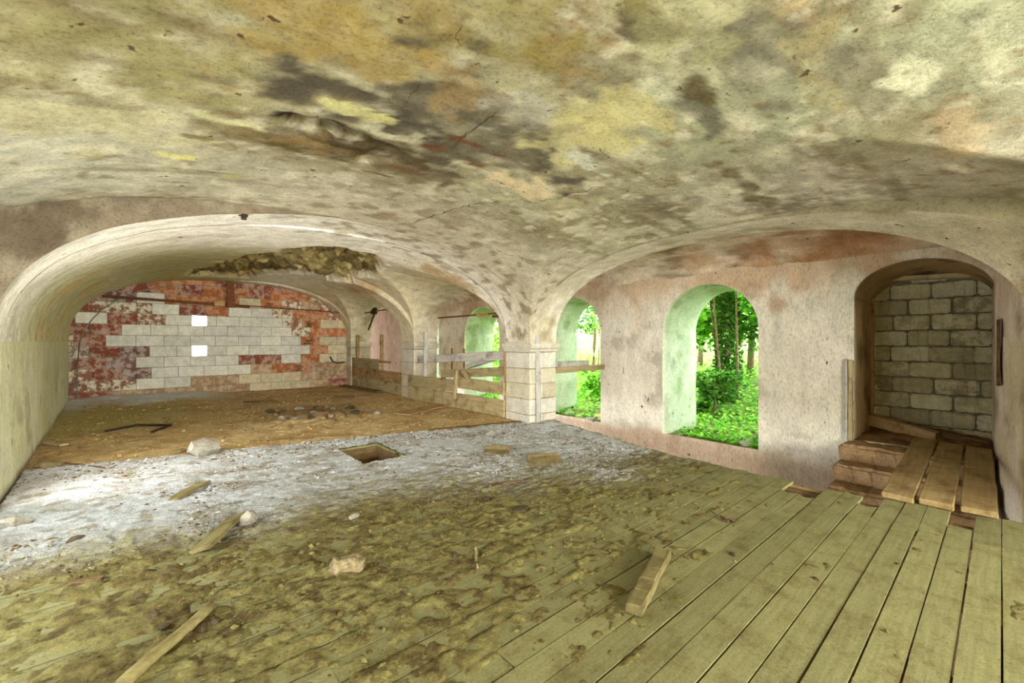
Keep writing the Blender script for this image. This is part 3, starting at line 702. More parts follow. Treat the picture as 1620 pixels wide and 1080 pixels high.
sm = np.abs(((Yg+2.2)/PW+.5) % 1-.5)*PW; thr = .5+(.5-cv)*.5+.11*np.exp(-(sm/.009)**2)*sstep(5.2, 3.0, Yg)
Zg = np.clip((n-thr)*.09, -.012, .02)+(fbm(Xg, Yg, 0*Xg, 22, 3, 106)-.5)*.012*sstep(-.03, .04, n-thr)
inhole = (Xg > HOLE[0]-.01) & (Xg < HOLE[1]+.01) & (Yg > HOLE[2]-.01) & (Yg < HOLE[3]+.01)
out = (Yg > bound(Xg)) | ((Yg > PA[0]-.02) & (Xg < xl(Yg)+.02)) | (Xg > edge_x(Yg)-.06) | ((Xg > 4.86) & (Yg < 1.55)) | (Zg < -.011) | ((Xg > XN-.02) & (Yg > 5.6))
bad = inhole | out
keep = ~(bad[:-1, :-1] | bad[1:, :-1] | bad[:-1, 1:] | bad[1:, 1:])
du = obj('dust_layer', grid('dust_layer', np.stack([Xg, Yg, Zg+.001], -1), dust_light_cols(Xg, Yg), keep), 'dust', kind='stuff', label='crumbly lime dust drifted over the floor boards, daylight painted into its white', category='dust')
DUSTZ = (xs, ys, Zg)

# bare earth floor of the bays beyond
xs2 = np.linspace(0, 1, 230); ys2 = np.linspace(0, 1, 260); U, Vv = np.meshgrid(xs2, ys2)
X0 = -1.5; Xg = X0+(5.36-X0)*U; yb = bound(Xg)-.05; Yg = yb+(YB+.02-yb)*(Vv**1.3); Xg = np.maximum(Xg, xl(Yg)-.02)
n = fbm(Xg, Yg, 0*Xg, 2.1, 6, 111); n2 = fbm(Xg, Yg, 0*Xg, 8, 5, 112)
Zg = -.004+.05*(n-.5)*sstep(0, .1, Vv)+.02*(n2-.5)+.10*np.exp(-(((Xg-2.6)/1.0)**2+((Yg-9.0)/.9)**2))*sstep(.4, .7, n2+.1)
Zg = Zg+.10*sstep(13.4, 14.8, Yg)*sstep(2.5, .5, Xg)*(.5+n)
c = np.zeros(Xg.shape+(3,)); c[:] = lin(214, 184, 130); c = mix3(c, lin(178, 142, 90), sstep(.45, .62, n)*.7); c = mix3(c, lin(230, 208, 160), sstep(.54, .68, n2)*.6)
c = mix3(c, lin(196, 184, 112), sstep(1.8, -.4, Xg)*sstep(9, 10.5, Yg)*.6); c = mix3(c, lin(110, 80, 48), np.exp(-(((Xg-2.7)/1.1)**2+((Yg-9.2)/.9)**2))*.8)
c = mix3(c, lin(226, 224, 226), sstep(13.0, 14.2, Yg+(n-.5)*2.5)*sstep(2.6, .6, Xg)*.9)
obj('floor_beyond', grid('floor_beyond', np.stack([Xg, Yg, Zg], -1), c), 'earth', kind='structure', label='bare brown earth floor in front of the brick wall')
# strip of floor under the rails, between the piers
for (y0, y1) in ((PA[1], PB[0]), (PB[1], PE[0])):
    o = obj('floor_edge', box_mesh('floor_edge', .14, y1-y0, .12, .01, .006, 6, 5), 'step', kind='structure'); o.location = (5.38, (y0+y1)/2, -.10)

# crumbs of plaster and grit
def crumbs(name, n, fx, colf, smin, smax, seed, label, cat):
    r = np.random.default_rng(seed); P = fx(r, n); n = len(P)
    base = np.array([(1, 0, 0), (0, 1, 0), (-1, 0, 0), (0, -1, 0), (0, 0, 1.0), (0, 0, -.5)], float)
    s = smin+(smax-smin)*r.random(n)**4; a = r.random(n)*6.28
    V = base[None]*(1+.5*(r.random((n, 6, 1))-.5))*s[:, None, None]*np.stack([1+.8*r.random(n), np.ones(n), .55+.3*r.random(n)], -1)[:, None]
    ca, sa = np.cos(a)[:, None], np.sin(a)[:, None]; V = np.stack([V[..., 0]*ca-V[..., 1]*sa, V[..., 0]*sa+V[..., 1]*ca, V[..., 2]], -1)+P[:, None]
    T = np.array([(0, 1, 4), (1, 2, 4), (2, 3, 4), (3, 0, 4), (1, 0, 5), (2, 1, 5), (3, 2, 5), (0, 3, 5)])
    Fq = (T[None]+6*np.arange(n)[:, None, None]).reshape(-1, 3); c = colf(P, r)
    obj(name, mesh_np(name, V, Fq, np.repeat(c[:, None], 6, 1), False), 'dust', kind='stuff', label=label, category=cat)
def zdust(x, y):
    i = np.clip(np.searchsorted(DUSTZ[1], y), 0, len(DUSTZ[1])-1); j = np.clip(np.searchsorted(DUSTZ[0], x), 0, len(DUSTZ[0])-1)
    return np.maximum(DUSTZ[2][i, j], 0)
def fx1(r, n):
    x = r.uniform(-1.6, 5.15, n); y = r.uniform(.3, 7.3, n)
    k = (r.random(n) < cover(x, y)**1.6*sstep(.35, .6, fbm(x, y, 0*x, 1.6, 4, 121))) & (y < bound(x)-.03) & ~((x > 1.98) & (x < 2.6) & (y > 5.05) & (y < 6.02)) & (x > np.where(y > 5.6, xl(y)+.05, -1.7))
    x, y = x[k], y[k]; return np.stack([x, y, zdust(x, y)+.001], -1)
def cf1(P, r):
    c = dust_light_cols(P[:, 0], P[:, 1], 3)*(.75+.5*r.random(len(P)))[:, None]; m = r.random(len(P)) < .22
    c[m] = np.array(lin(112, 88, 50)); return c
crumbs('plaster_crumbs', 60000, fx1, cf1, .004, .022, 5, 'countless small plaster crumbs strewn over the boards', 'crumbs')
def fx2(r, n):
    x = r.uniform(-1.1, 5.2, n); y = bound(x)+r.random(n)**1.2*(14.5-bound(x)); k = (r.random(n) < .25+.9*np.exp(-(((x-2.7)/.9)**2+((y-9.2)/.8)**2))) & (x > xl(y)+.05)
    return np.stack([x[k], y[k], np.full(k.sum(), .012)], -1)
def cf2(P, r):
    c = np.zeros((len(P), 3)); c[:] = lin(196, 166, 116); c *= (.5+.8*r.random(len(P)))[:, None]; return c
crumbs('earth_crumbs', 14000, fx2, cf2, .008, .035, 6, 'grit and clods scattered over the bare earth floor', 'grit')

# ------------------------------------------------------------------ stone piers
def pier(p, label, courses, cap=(1.30, 1.46)):
    y0, y1 = p; cx, cy = (XN+XA)/2, (y0+y1)/2; t = empty('stone_pier', (cx, cy, 0), label=label, category='pillar')
    tones = [(214, 204, 184), (206, 192, 168), (222, 214, 198), (198, 186, 160), (216, 206, 180)]
    for i, (z0, z1) in enumerate(zip(courses[:-1], courses[1:])):
        parts = [(0, .70)] if i % 2 else [(-.175, .35), (.175, .35)]
        for (dx, wx) in parts:
            o = obj('pier_stone', box_mesh('pier_stone', wx-.005, y1-y0, z1-z0-.006, .012, .003, 2, i*7+int(y0)+int(dx*100)), 'pier', t)
            o.location = (dx, 0, z0); k = tones[rnd.randint(0, 4)]; o.color = (*lin(*k), 0)
    prof_c = [(0, 0), (.03, .02), (.03, .045), (.075, .085), (.075, cap[1]-cap[0])]
    bm = bmesh.new(); prev = None
    for (d, z) in prof_c:
        a, b2 = .35+d*.35, (y1-y0)/2+d
        ring = [bm.verts.new((sx*a, sy*b2, z)) for sx, sy in ((-1, -1), (1, -1), (1, 1), (-1, 1))]
        if prev:
            for k in range(4): bm.faces.new((prev[k], prev[(k+1) % 4], ring[(k+1) % 4], ring[k]))
        else: bm.faces.new(ring[::-1])
        prev = ring
    bm.faces.new(prev)
    o = obj('capital', bm_mesh(bm, 'capital'), 'pier', t); o.location = (0, 0, cap[0]); o.color = (*lin(216, 206, 186), 0)
    o = obj('impost', box_mesh('impost', .70, y1-y0, .10, .004, .002, 1, 4), 'pier', t); o.location = (0, 0, cap[1]-.02); o.color = (*lin(212, 202, 178), 0)
    # pier foot down to the lower level
    o = obj('pier_foot', box_mesh('pier_foot', .72, y1-y0+.02, 2.4, .01, .003, 2, 9), 'pier', t); o.location = (0, 0, -2.4); o.color = (*lin(170, 150, 120), 0)
    return t
pier(PA, 'limestone pier with a grey upright board leaning at its corner', [0, .15, .435, .72, 1.0, 1.30])
pier(PB, 'limestone pier between the two railed arches', [0, .3, .62, .95, 1.30])
pier(PE, 'limestone pier against the end of the brick wall', [0, .32, .66, 1.0, 1.30])
# wall end continuing beyond the brick wall
vstrip('wall_far', [(XA, PE[1]), (XA, 24.0)], -2.4, 3.3, ((216, 196, 176), (206, 186, 160), (160, 128, 96)), 75)

# ------------------------------------------------------------------ brick infill wall
bw = empty('wall_brick', (0, YB, 0), kind='structure', label='end wall of red hollow bricks, partly whitewashed, with two square vents')
RH = .287; BLn = .575
bk = [  # from the floor up; letters are the face colours: r red, d dark purple red, o orange, w whitewash, c cream, m mixed, t tan, h hole
    "rrtttttccctr", "dmmwwttccctt", "mrdwwwwtoott", "drdwwwwrrwoc", "grdwwwwwwwoc", "mrwwwwwwwwoc", "rrwwwwwwwmoo", "rwrmwwwwwmoc", "rmmwrowwmoom", "rrdwooocomtm", "rrrorooroomm", "rrrooorrrrmm"]
bcol = {'r': ((156, 88, 70), .35), 'd': ((140, 100, 98), .4), 'o': ((196, 120, 70), .25), 'w': ((240, 236, 222), .0), 'c': ((222, 206, 170), .2), 'm': ((172, 120, 92), .95), 't': ((186, 150, 112), .3), 'g': ((170, 146, 134), .8)}
bcache = {}; OB = []
def brick(x0, x1, z0, z1, ch):
    L = round(x1-x0-.008, 3); hgt = round(z1-z0-.009, 3); v = rnd.randint(0, 2); key = (L, hgt, v)
    if key not in bcache: bcache[key] = box_mesh('brick', L, .10, hgt, .008, .0022, 1, v+int(L*100), 'mid')
    o = obj('brick', bcache[key], 'brick', bw); o.location = ((x0+x1)/2, .05+rnd.uniform(-.006, .008), (z0+z1)/2)
    if ch == 'o' and x1-x0 > .4: OB.append(((x0+x1)/2, z0))
    c, a = bcol[ch]; k = rnd.uniform(.88, 1.1); lc = lin(*c); o.color = (lc[0]*k, lc[1]*k, lc[2]*k, a)
VENT = {}
for r_, line in enumerate(bk):
    z0 = -.06+r_*RH; x = -1.62-(BLn*.5 if r_ % 2 else 0)+rnd.uniform(-.04, .04)
    for ch in line+line[-1]:
        x1 = x+BLn
        if x > 5.4: break
        xa_, xb_ = max(x, -1.75), min(x1, 5.45)
        if xb_-xa_ > .06:
            if r_ in (4, 7) and xa_ < 1.34 and xb_ > 1.0:
                VENT[r_] = (1.0, 1.34, z0)
                if 1.0-xa_ > .04: brick(xa_, 1.0, z0, z0+RH, ch)
                if xb_-1.34 > .04: brick(1.34, xb_, z0, z0+RH, ch)
            else: brick(xa_, xb_, z0, z0+RH, ch)
        x = x1
for q, (x_, z_) in enumerate([p for p in OB if p[0] > 2.6][1::3]):
    for k in range(3 if q % 2 else 4):
        o = obj('brick_cell', box_mesh('brick_cell', .20-.05*(k % 2), .02, .026, .004, .003, 1, k), 'crack', bw); o.location = (x_+.03*(k % 3)-.1, -.004, z_+.04+.052*k)  # dark slips standing in for shade inside the open cells
# mortar bed behind the faces, left open at the two vents
rects = []; zs_ = [(-.1, 3.5)]
vk = sorted(VENT.items())
bm = bmesh.new()
def mbox(x0, x1, z0, z1):
    if x1-x0 < .01 or z1-z0 < .01: return
    m = bmesh.ops.create_cube(bm, size=1)['verts']; bmesh.ops.scale(bm, vec=(x1-x0, .09, z1-z0), verts=m); bmesh.ops.translate(bm, vec=((x0+x1)/2, .058, (z0+z1)/2), verts=m)
zc = -.1
for r_, (a, b, z0) in vk:
    mbox(-1.8, 5.5, zc, z0); mbox(-1.8, a, z0, z0+RH); mbox(b, 5.5, z0, z0+RH); zc = z0+RH
mbox(-1.8, 5.5, zc, 3.5)
obj('mortar_bed', bm_mesh(bm, 'mortar_bed'), 'mortar', bw)
# broken plaster rib left on the wall beside the bricks
t = np.linspace(0, 1, 60)
pts = [(-1.18+.22*k**2.5*6 if k < .5 else -1.18+.22*.5**2.5*6+(k-.5)*1.7, YB-.03, 0.05+2.75*min(1, k*1.25) if k < .8 else 2.80+.25*(k-.8)/.2) for k in t]
xx = np.linspace(-1.27, .6, 50); pr = [(x_, YB-.02, float(prof(np.array(x_), -1.27, 5.3, .9, 2.26, 2.5))) for x_ in xx]
o = obj('plaster_seam', tube_mesh('plaster_seam', [(-1.27, YB-.02, .0), (-1.275, YB-.02, .5)]+pr, .016, 6), M['stone'], bw); o.location = (0, -YB, 0)
# tie rod under the crown with a hanging timber
a = at_y(162, 468, YB-.35); b = at_y(352, 482, YB-.35)
t_ = empty('tie_rod', tuple(a), label='rusty tie rod with a hanging iron strap before the brick wall', category='rod')
def child_local(o, parent): o.parent = parent; o.location = Vector(o.location)-parent.location; return o
child_local(obj('rod', tube_mesh('rod', [(0, 0, 0), tuple(b-a), tuple((at_y(395, 486, YB-.35))-a)], .035, 8), 'iron'), t_).location = (0, 0, 0)
p = at_y(362, 478, YB-.38)
o = obj('hanger', box_mesh('hanger', .17, .12, .75, .01, .006, 2, 3), 'iron', t_); o.location = tuple(p-a+np.array([.04, 0, -.15]))
o = obj('coupling', box_mesh('coupling', .26, .14, .16, .02, .004, 1, 3), 'ceram', t_); o.location = tuple(p-a+np.array([-.22, 0, -.13]))
o = obj('thin_rod', tube_mesh('thin_rod', [(0, 0, 0), tuple(at_y(540, 494, YB-.3)-at_y(372, 482, YB-.3))], .016, 6), 'iron', t_); o.location = tuple(at_y(372, 482, YB-.3)-a)

# ------------------------------------------------------------------ blocked doorway with concrete blocks
nb = empty('wall_block', (XW+1.15, 0, 0), kind='structure', label='concrete block wall closing the doorway')
BH, BL2 = .243, .46; kc = {}
for r_ in range(11):
    z0 = -.02+r_*BH; y = 1.40+(.0 if r_ % 2 else -.22)
    cuts = []; yy_ = 1.40; first = True
    while yy_ > -.02:
        L = BL2*(.52 if (first and r_ % 2) else 1.0)+rnd.uniform(-.02, .02); first = False
        y1_, y0_ = yy_, max(yy_-L, -.04); yy_ = y0_
        hgt = BH-.022 if r_ < 10 else .13
        if r_ == 10 and rnd.random() < .35: continue
        if y1_-y0_ < .07: continue
        Lq = round((y1_-y0_-.02)*20)/20; key = (Lq, hgt, rnd.randint(0, 3))
        if key not in kc: kc[key] = box_mesh('block', .16, max(Lq, .06), hgt, .018, .007, 3, key[2]+int(Lq*40), 'mid', 2)
        o = obj('block', kc[key], 'block', nb); o.location = (.08+rnd.uniform(-.012, .012), (y0_+y1_)/2, z0+hgt/2); o.rotation_euler = (rnd.uniform(-.01, .01), 0, 0)
        k = [(172, 162, 122), (184, 174, 134), (150, 140, 104), (190, 182, 146), (162, 152, 114)][rnd.randint(0, 4)]; o.color = (*lin(*k), rnd.choice([0, .15, .3, .7]))
o = obj('mortar_bed', box_mesh('mortar_bed', .10, 1.6, 2.9, 0), 'mortar2', nb); o.location = (.085, .7, -.1)
# floor of the doorway, earth
xs = np.linspace(XW-.05, XW+1.2, 30); ys = np.linspace(.0, 1.48, 30); Xg, Yg = np.meshgrid(xs, ys); n = fbm(Xg, Yg, 0*Xg, 5, 5, 131)
c = np.zeros(Xg.shape+(3,)); c[:] = lin(160, 122, 78); c = mix3(c, lin(110, 80, 48), sstep(.45, .65, n))
obj('floor_doorway', grid('floor_doorway', np.stack([Xg, Yg, .04+.10*(n-.4)+.08*sstep(XW, XW+1.1, Xg)], -1), c), 'earth', kind='structure')
beam('timber_beam', (XW+.95, 1.40, .16), (XW+.75, .62, .03), .16, .17, 'brownwood', seed=4, rough=.01, label='rotten orange brown beam lying at the foot of the block wall', category='beam')
beam('timber_beam', (XW+1.02, .85, .10), (XW+.80, .08, .0), .14, .13, 'darkwood', seed=5, rough=.012, label='dark decayed beam end beside the orange brown one in the doorway', category='beam')
beam('lintel_board', (XW+.98, .06, 2.40), (XW+.98, 1.42, 2.46), .10, .07, 'oldwood', seed=6, kind='structure', label='old lintel timber over the block wall')
# timber frame pieces at the doorway
beam('door_post', (XW+1.02, 1.385, .1), (XW+1.02, 1.375, 2.42), .05, .09, 'brownwood', up=(1, 0, 0), seed=7, label='brown timber post beside the concrete blocks', category='post')
beam('upright_batten', (XW-.10, 1.497, .045), (XW-.075, 1.50, 1.24), .035, .06, 'greywood', up=(1, 0, 0), seed=8, rough=.006, label='weathered grey batten leaning on the wall beside the blocked doorway', category='batten')
beam('upright_batten', (XW-.10, 1.448, .045), (XW-.085, 1.45, 1.22), .05, .07, 'oldwood', up=(1, 0, 0), seed=9, rough=.006, label='brown batten close beside the grey one at the doorway edge', category='batten')
# slot in the cross wall
p = at_y(1582, 600, .03)
o = obj('wall_slot', box_mesh('wall_slot', .16, .03, .75, .006, .002, 1, 2), 'darkwood', kind='structure'); o.location = (7.35, .02, 1.0)

# steps below the doorway
st = empty('stone_steps', (7.4, 1.1, 0), label='worn stone steps beside the plank bridge', category='steps')
for i, (x0, x1, z1) in enumerate(((7.45, 7.92, .05), (7.12, 7.6, -.17), (6.80, 7.3, -.40), (6.5, 7.0, -.64), (6.2, 6.7, -.9))):
    o = obj('step', box_mesh('step', x1-x0, 1.46, .25, .035, .012, 6, 20+i, seg=2), 'step', st); o.location = ((x0+x1)/2-7.4, .79-1.1, z1-.25)
o = obj('step_base', box_mesh('step_base', 1.2, 1.4, 1.7, .02, .01, 3, 3), 'step', st); o.location = (7.3-7.4, .79-1.1, -2.42)
# plank bridge
ys_ = [(.66, .675, .225), (.405, .43, .225), (.145, .185, .225)]
names = ['bridge plank next to the stone steps', 'middle bridge plank between two dark gaps', 'bridge plank along the pale cross wall']
for i, (ya_, yb_, wd) in enumerate(ys_):
    beam('bridge_plank', (5.33+.04*i, ya_-.02, .006), (8.02-.02*i, yb_, .125-.01*i), wd, .055, 'bridge', seed=30+i, rough=.004, sub=6, label='thick dusty '+names[i], category='plank')
beam('timber_beam', (8.07, .55, .055), (8.07, .08, .05), .09, .06, 'darkwood', seed=35, label='thin dark timber across the far ends of the bridge planks', category='beam')
beam('bridge_bearer', (7.62, .80, .040), (7.62, .08, .040), .12, .066, 'darkwood', seed=36, label='bearer timber under the bridge planks', category='beam')

# ------------------------------------------------------------------ timber rails in the arches
def rail(name, label, boards):
    t = empty(name, (XN+.06, boards[0][1], 0), label=label, category='railing')
    for i, (kind, y0, z0, y1, z1, wd, hz, mat, dx) in enumerate(boards):
        a = (XN+.06+dx, y0, z0); b = (XN+.06+dx, y1, z1); up = (0, 0, 1) if kind == 'board' else (1, 0, 0)
        o = beam(kind, a, b, wd, hz, mat, up=up, seed=40+i, rough=.005, sub=5)
        o.parent = t; o.matrix_parent_inverse = t.matrix_basis.inverted()
    return t
rail('plank_railing', 'railing of weathered boards with a tall grey post and a diagonal brace', [
    ('board', 10.3, .0, 6.32, .03, .045, .33, 'oldwood', -.081), ('board', 10.3, .332, 8.0, .362, .045, .28, 'oldwood', -.081),
    ('board', 7.94, .47, 6.32, .455, .045, .24, 'oldwood', -.081), ('post', 8.0, .22, 7.94, .86, .07, .066, 'oldwood', -.167),
    ('post', 9.56, .25, 9.50, 1.74, .07, .10, 'greywood', -.060), ('post', 6.345, .0, 6.345, 1.30, .07, .10, 'brownwood', -.060),
    ('brace', 7.9, .84, 7.45, .56, .06, .08, 'oldwood', -.031), ('post', 8.88, .0, 8.88, .63, .07, .10, 'brownwood', .06)])
rail('plank_railing', 'railing of brown boards with a broken top board next to the brick wall', [
    ('board', 14.54, .0, 10.74, .0, .045, .33, 'oldwood', 0), ('board', 14.54, .335, 10.74, .335, .045, .30, 'brownwood', 0),
    ('board', 14.54, .64, 12.3, .64, .045, .32, 'oldwood', 0), ('board', 12.32, .86, 11.5, .86, .04, .07, 'brownwood', 0),
    ('post', 14.25, .02, 14.25, 1.72, .07, .10, 'brownwood', .021), ('post', 12.35, .02, 12.32, 1.72, .07, .10, 'brownwood', .021), ('post', 10.785, .0, 10.785, 1.30, .06, .09, 'brownwood', .021)])
def ax(px, py, x): return tuple(at_x(px, py, x))
# beams spanning the railed arch from pier to pier, and from the near pier to the window wall
beam('timber_beam', (5.46, 10.05, .93), (5.46, 6.29, 1.14), .12, .19, 'greywood', seed=51, rough=.006, sub=6, label='long pale grey beam lying behind the boarded railing', category='beam')
beam('timber_beam', (5.50, 8.93, .62), (5.62, 6.29, .81), .15, .19, 'oldwood', seed=53, rough=.006, sub=5, label='yellowish squared beam below the long pale grey beam', category='beam')
beam('timber_beam', (5.585, 8.0, .872), (5.60, 6.29, 1.27), .10, .11, 'greywood', seed=52, rough=.005, label='white slanting timber crossing the long pale grey beam', category='beam')
beam('timber_beam', (5.98, 5.95, .86), (7.93, 5.965, .86), .15, .12, 'oldwood', seed=54, rough=.006, sub=5, label='weathered beam running from the pier to the window wall', category='beam')
beam('timber_beam', (5.98, 5.95, .977), (7.35, 5.965, .977), .11, .11, 'greywood', seed=55, rough=.005, sub=5, label='pale grey timber lying on the beam beside the pier', category='beam')
beam('iron_post', (5.54, 8.62, .83), (5.54, 8.62, 1.34), .035, .035, 'iron', up=(1, 0, 0), seed=56, label='short rusty iron upright beside the tall grey railing post', category='post')
beam('iron_post', (5.53, 8.09, .865), (5.53, 8.09, 1.34), .035, .035, 'iron', up=(1, 0, 0), seed=57, label='short rusty iron upright behind the middle of the railing', category='post')
# tie bars over the rails
q0 = np.array([5.93, 9.90, 2.13]); t_ = empty('tie_bar', tuple(q0), label='iron tie bar with ceramic knobs across the railed arch', category='rod')
def tchild(name, me, mat, loc): o = obj(name, me, mat, t_); o.location = tuple(np.array(loc)-q0); return o
tchild('bar', tube_mesh('bar', [(0, 0, 0), (0, -3.48, 0)], .02, 7), 'iron', q0)
for k in range(4): tchild('knob', rock_mesh('knob', .06, .06, .10, 60+k, 2, .05), 'ceram', (5.93, 8.05-.115*k, 2.07))
tchild('clamp', box_mesh('clamp', .05, .95, .06, .01, .005, 2, 2), 'iron', (5.93, 7.05, 2.04))
tchild('clamp_head', rock_mesh('clamp_head', .08, .12, .12, 66, 2, .1), 'iron', (5.93, 7.2, 2.06))
q0 = np.array([5.6, 14.5, 2.48]); t_ = empty('tie_bar', tuple(q0), label='rusty bar with a knotted clamp and a hanging strut beside the brick wall', category='rod')
tchild('bar', tube_mesh('bar', [(0, 0, -.04), (0, -1.2, 0), (0, -3.7, 0)], .022, 7), 'iron', q0)
tchild('clamp', rock_mesh('clamp', .12, .16, .22, 67, 2, .3), 'diron', (5.58, 13.25, 2.38))
tchild('strut', tube_mesh('strut', [(0, 0, 0), (0, .55, -.58)], .028, 6), 'diron', (5.6, 13.2, 2.46))
# upright board at the near pier, and the sill at its foot
beam('upright_board', (5.55, 5.595, -.003), (5.55, 5.612, 1.62), .035, .115, 'greywood', up=(-1, 0, 0), seed=58, rough=.003, label='tall grey board standing against the corner of a limestone pier', category='board')
beam('sill_timber', (5.24, 5.80, -.01), (3.55, 6.22, -.01), .07, .05, 'darkwood', seed=59, rough=.006, sub=6, label='low dark sill timber running out from the pier foot', category='beam')
# hook in the soffit
p = np.array([.85, PA[0]+.06, 3.02]); t_ = empty('iron_bracket', tuple(p), label='rusty iron bracket hanging from the rim of the low cross arch', category='bracket')
o = obj('plate', box_mesh('plate', .09, .02, .12, .004, .002, 1, 3), 'diron', t_); o.location = (0, 0, -.09)
o = obj('tab', box_mesh('tab', .05, .05, .06, .004, .002, 1, 3), 'diron', t_); o.location = (.0, -.03, -.13)
# hook on the brick wall side
p = np.array(ax(532, 575, 5.3)); 
obj('wire_hook', tube_mesh('wire_hook', [(4.75, YB-.02, .98), (4.80, YB-.12, .82), (4.95, YB-.16, .76), (5.12, YB-.16, .78), (5.2, YB-.1, .78)], .022, 6), 'diron', label='curved dark iron hook on the brick wall', category='hook')

# cracks in the near vault, flat dark strips painted for the shade inside
def ceil_at(x, y):
    gx = rowsV[0][0, :, 0]; gy = rowsV[0][:, 0, 1]; i = int(np.clip(np.searchsorted(gy, y)-1, 0, len(gy)-2)); j = int(np.clip(np.searchsorted(gx, x)-1, 0, len(gx)-2))
    a = (y-gy[i])/(gy[i+1]-gy[i]); b = (x-gx[j])/(gx[j+1]-gx[j]); Z = rowsV[0][..., 2]
    return Z[i, j]*(1-a)*(1-b)+Z[i+1, j]*a*(1-b)+Z[i, j+1]*(1-a)*b+Z[i+1, j+1]*a*b
def crack(pts_px, w, seed):
    r = random.Random(seed); P = []
    for (a, b) in zip(pts_px[:-1], pts_px[1:]):
        for k in range(7):
            t = k/7; P.append((a[0]*(1-t)+b[0]*t+r.uniform(-3, 3), a[1]*(1-t)+b[1]*t+r.uniform(-2.2, 2.2)))
    P.append(pts_px[-1]); V = []; Fc = []
    pts = [ceil_hit(*q) for q in P]; up = np.array([0, 0, -.004])
    for p in pts: p[2] = ceil_at(p[0], p[1])
    for i, p in enumerate(pts):
        d = pts[min(i+1, len(pts)-1)]-pts[max(i-1, 0)]; d = d/np.linalg.norm(d); nrm = np.array([d[1], -d[0], 0]); nrm /= max(1e-6, np.linalg.norm(nrm)); ww = w*r.uniform(.3, 1.2)*(math.sin(math.pi*(i+.6)/(len(pts)+.2)))
        q1, q2 = p+nrm*ww, p-nrm*ww; q1[2] = ceil_at(q1[0], q1[1]); q2[2] = ceil_at(q2[0], q2[1]); V += [tuple(q1+up), tuple(q2+up)]
    for i in range(len(pts)-1): Fc += [(2*i, 2*i+2, 2*i+3, 2*i+1)]
    me = bpy.data.meshes.new('crack'); me.from_pydata(V, [], Fc); obj('crack', me, 'crack', ceiling)
crack([(590, 360), (650, 352), (700, 338), (745, 322), (790, 318), (822, 322)], .006, 1)
crack([(826, 322), (880, 312), (940, 298), (985, 292)], .004, 2)
crack([(640, 165), (662, 135), (668, 115)], .0025, 3)
crack([(735, 25), (722, 60), (730, 75)], .002, 4)
crack([(690, 255), (735, 215), (775, 185), (790, 170)], .005, 5)

# ------------------------------------------------------------------ things lying on the floor
def on(px, py): return at_z(px, py, 0.0)
def rock(px, py, s, mat, label, seed, group=None, rot=0.0):
    p = on(px, py); o = obj('stone' if mat != 'tile' else 'tile_shard', rock_mesh('stone', *s, seed), mat, label=label, category='stone' if mat != 'tile' else 'tile'); o.location = (p[0], p[1], 0); o.rotation_euler = (0, 0, rot)
    if group: o['group'] = group
    return o
rock(318, 722, (.235, .18, .22), 'stone', 'large angular pale stone lying at the edge of the daylit white dust', 1)
rock(390, 828, (.085, .07, .10), 'stone', 'grey pointed stone at the end of the white edged board', 3)
rock(22, 832, (.13, .12, .08), 'stone', 'white lump of plaster lying in the dust', 4)
rock(222, 946, (.035, .026, .03), 'dstone', 'reddish brown chip above the two dark stones', 5)
rock(244, 978, (.032, .03, .045), 'dstone', 'dark brown stone beside the long round pole', 6)
rock(257, 995, (.036, .028, .03), 'dstone', 'brown flat stone touching the long round pole', 7)
rock(118, 856, (.07, .04, .035), 'dstone', 'red and brown brick chip in the daylit white dust', 8)
rock(76, 741, (.14, .1, .09), 'tile', 'flat grey brown lump near the foot of the outer wall', 9)
rock(80, 855, (.06, .05, .02), 'tile', 'thin pale shard beside the brick chip', 10)
rock(823, 808, (.10, .07, .035), 'dstone', 'flat brown clod in the middle of the boards', 11)
rock(770, 790, (.06, .05, .03), 'dstone', 'small brown clod in front of the tile pieces', 12)
rock(560, 820, (.06, .04, .04), 'stone', 'small grey chip in the dust before the trap hole', 13)
rock(776, 690, (.14, .07, .09), 'stone', 'white crumpled plaster chunk near the pier', 14)
rock(285, 715, (.1, .07, .04), 'tile', 'flat shard beside the large pale stone', 15)
for i, (px, py) in enumerate([(432, 812), (1150, 825), (1046, 852), (505, 870), (1160, 878), (690, 850), (1090, 720), (720, 880), (340, 985), (620, 800), (900, 800), (190, 800), (470, 760), (400, 905), (320, 995), (295, 1005)]):
    rock(px, py, (.025+.012*(i % 3), .022, .02), 'dstone', 'small dark clod lying loose on the dusty boards', 100+i, 'small clods on the boards', i)
RUB = []
for i in range(26):
    s = rnd.uniform(.05, .13)
    for _ in range(60):
        x = rnd.uniform(1.9, 3.6); y = rnd.uniform(8.3, 10.0)
        if all(math.hypot(x-a, y-b) > s+c_+.02 for a, b, c_ in RUB): break
    RUB.append((x, y, s))
    o = obj('rubble_stone', rock_mesh('rubble_stone', s, s*.8, s*.7, 200+i), ('tile', 'dstone', 'stone')[i % 3 if i % 5 else 2], label='piece of fallen rubble heaped below the collapsed vault', category='rubble', group='rubble below the collapse'); o.location = (x, y, .02); o.rotation_euler = (0, 0, i)
def stick(name, p0, p1, wd, hz, mat, label, cat, seed=0, z0=0.0, z1=0.0, up=(0, 0, 1), rough=.004):
    if name == 'wood_chip': name = {'slat': 'wooden_strip', 'stick': 'wooden_stick', 'splinter': 'wood_splinter', 'lath': 'wooden_lath', 'batten': 'wooden_batten', 'panel': 'wooden_sheet', 'board': 'broken_board', 'twig': 'dry_twig'}[cat]
    a = on(*p0); b = on(*p1); return beam(name, (a[0], a[1], z0), (b[0], b[1], z1), wd, hz, mat, up=up, seed=seed, rough=rough, sub=4, bev=.006, label=label, category=cat)
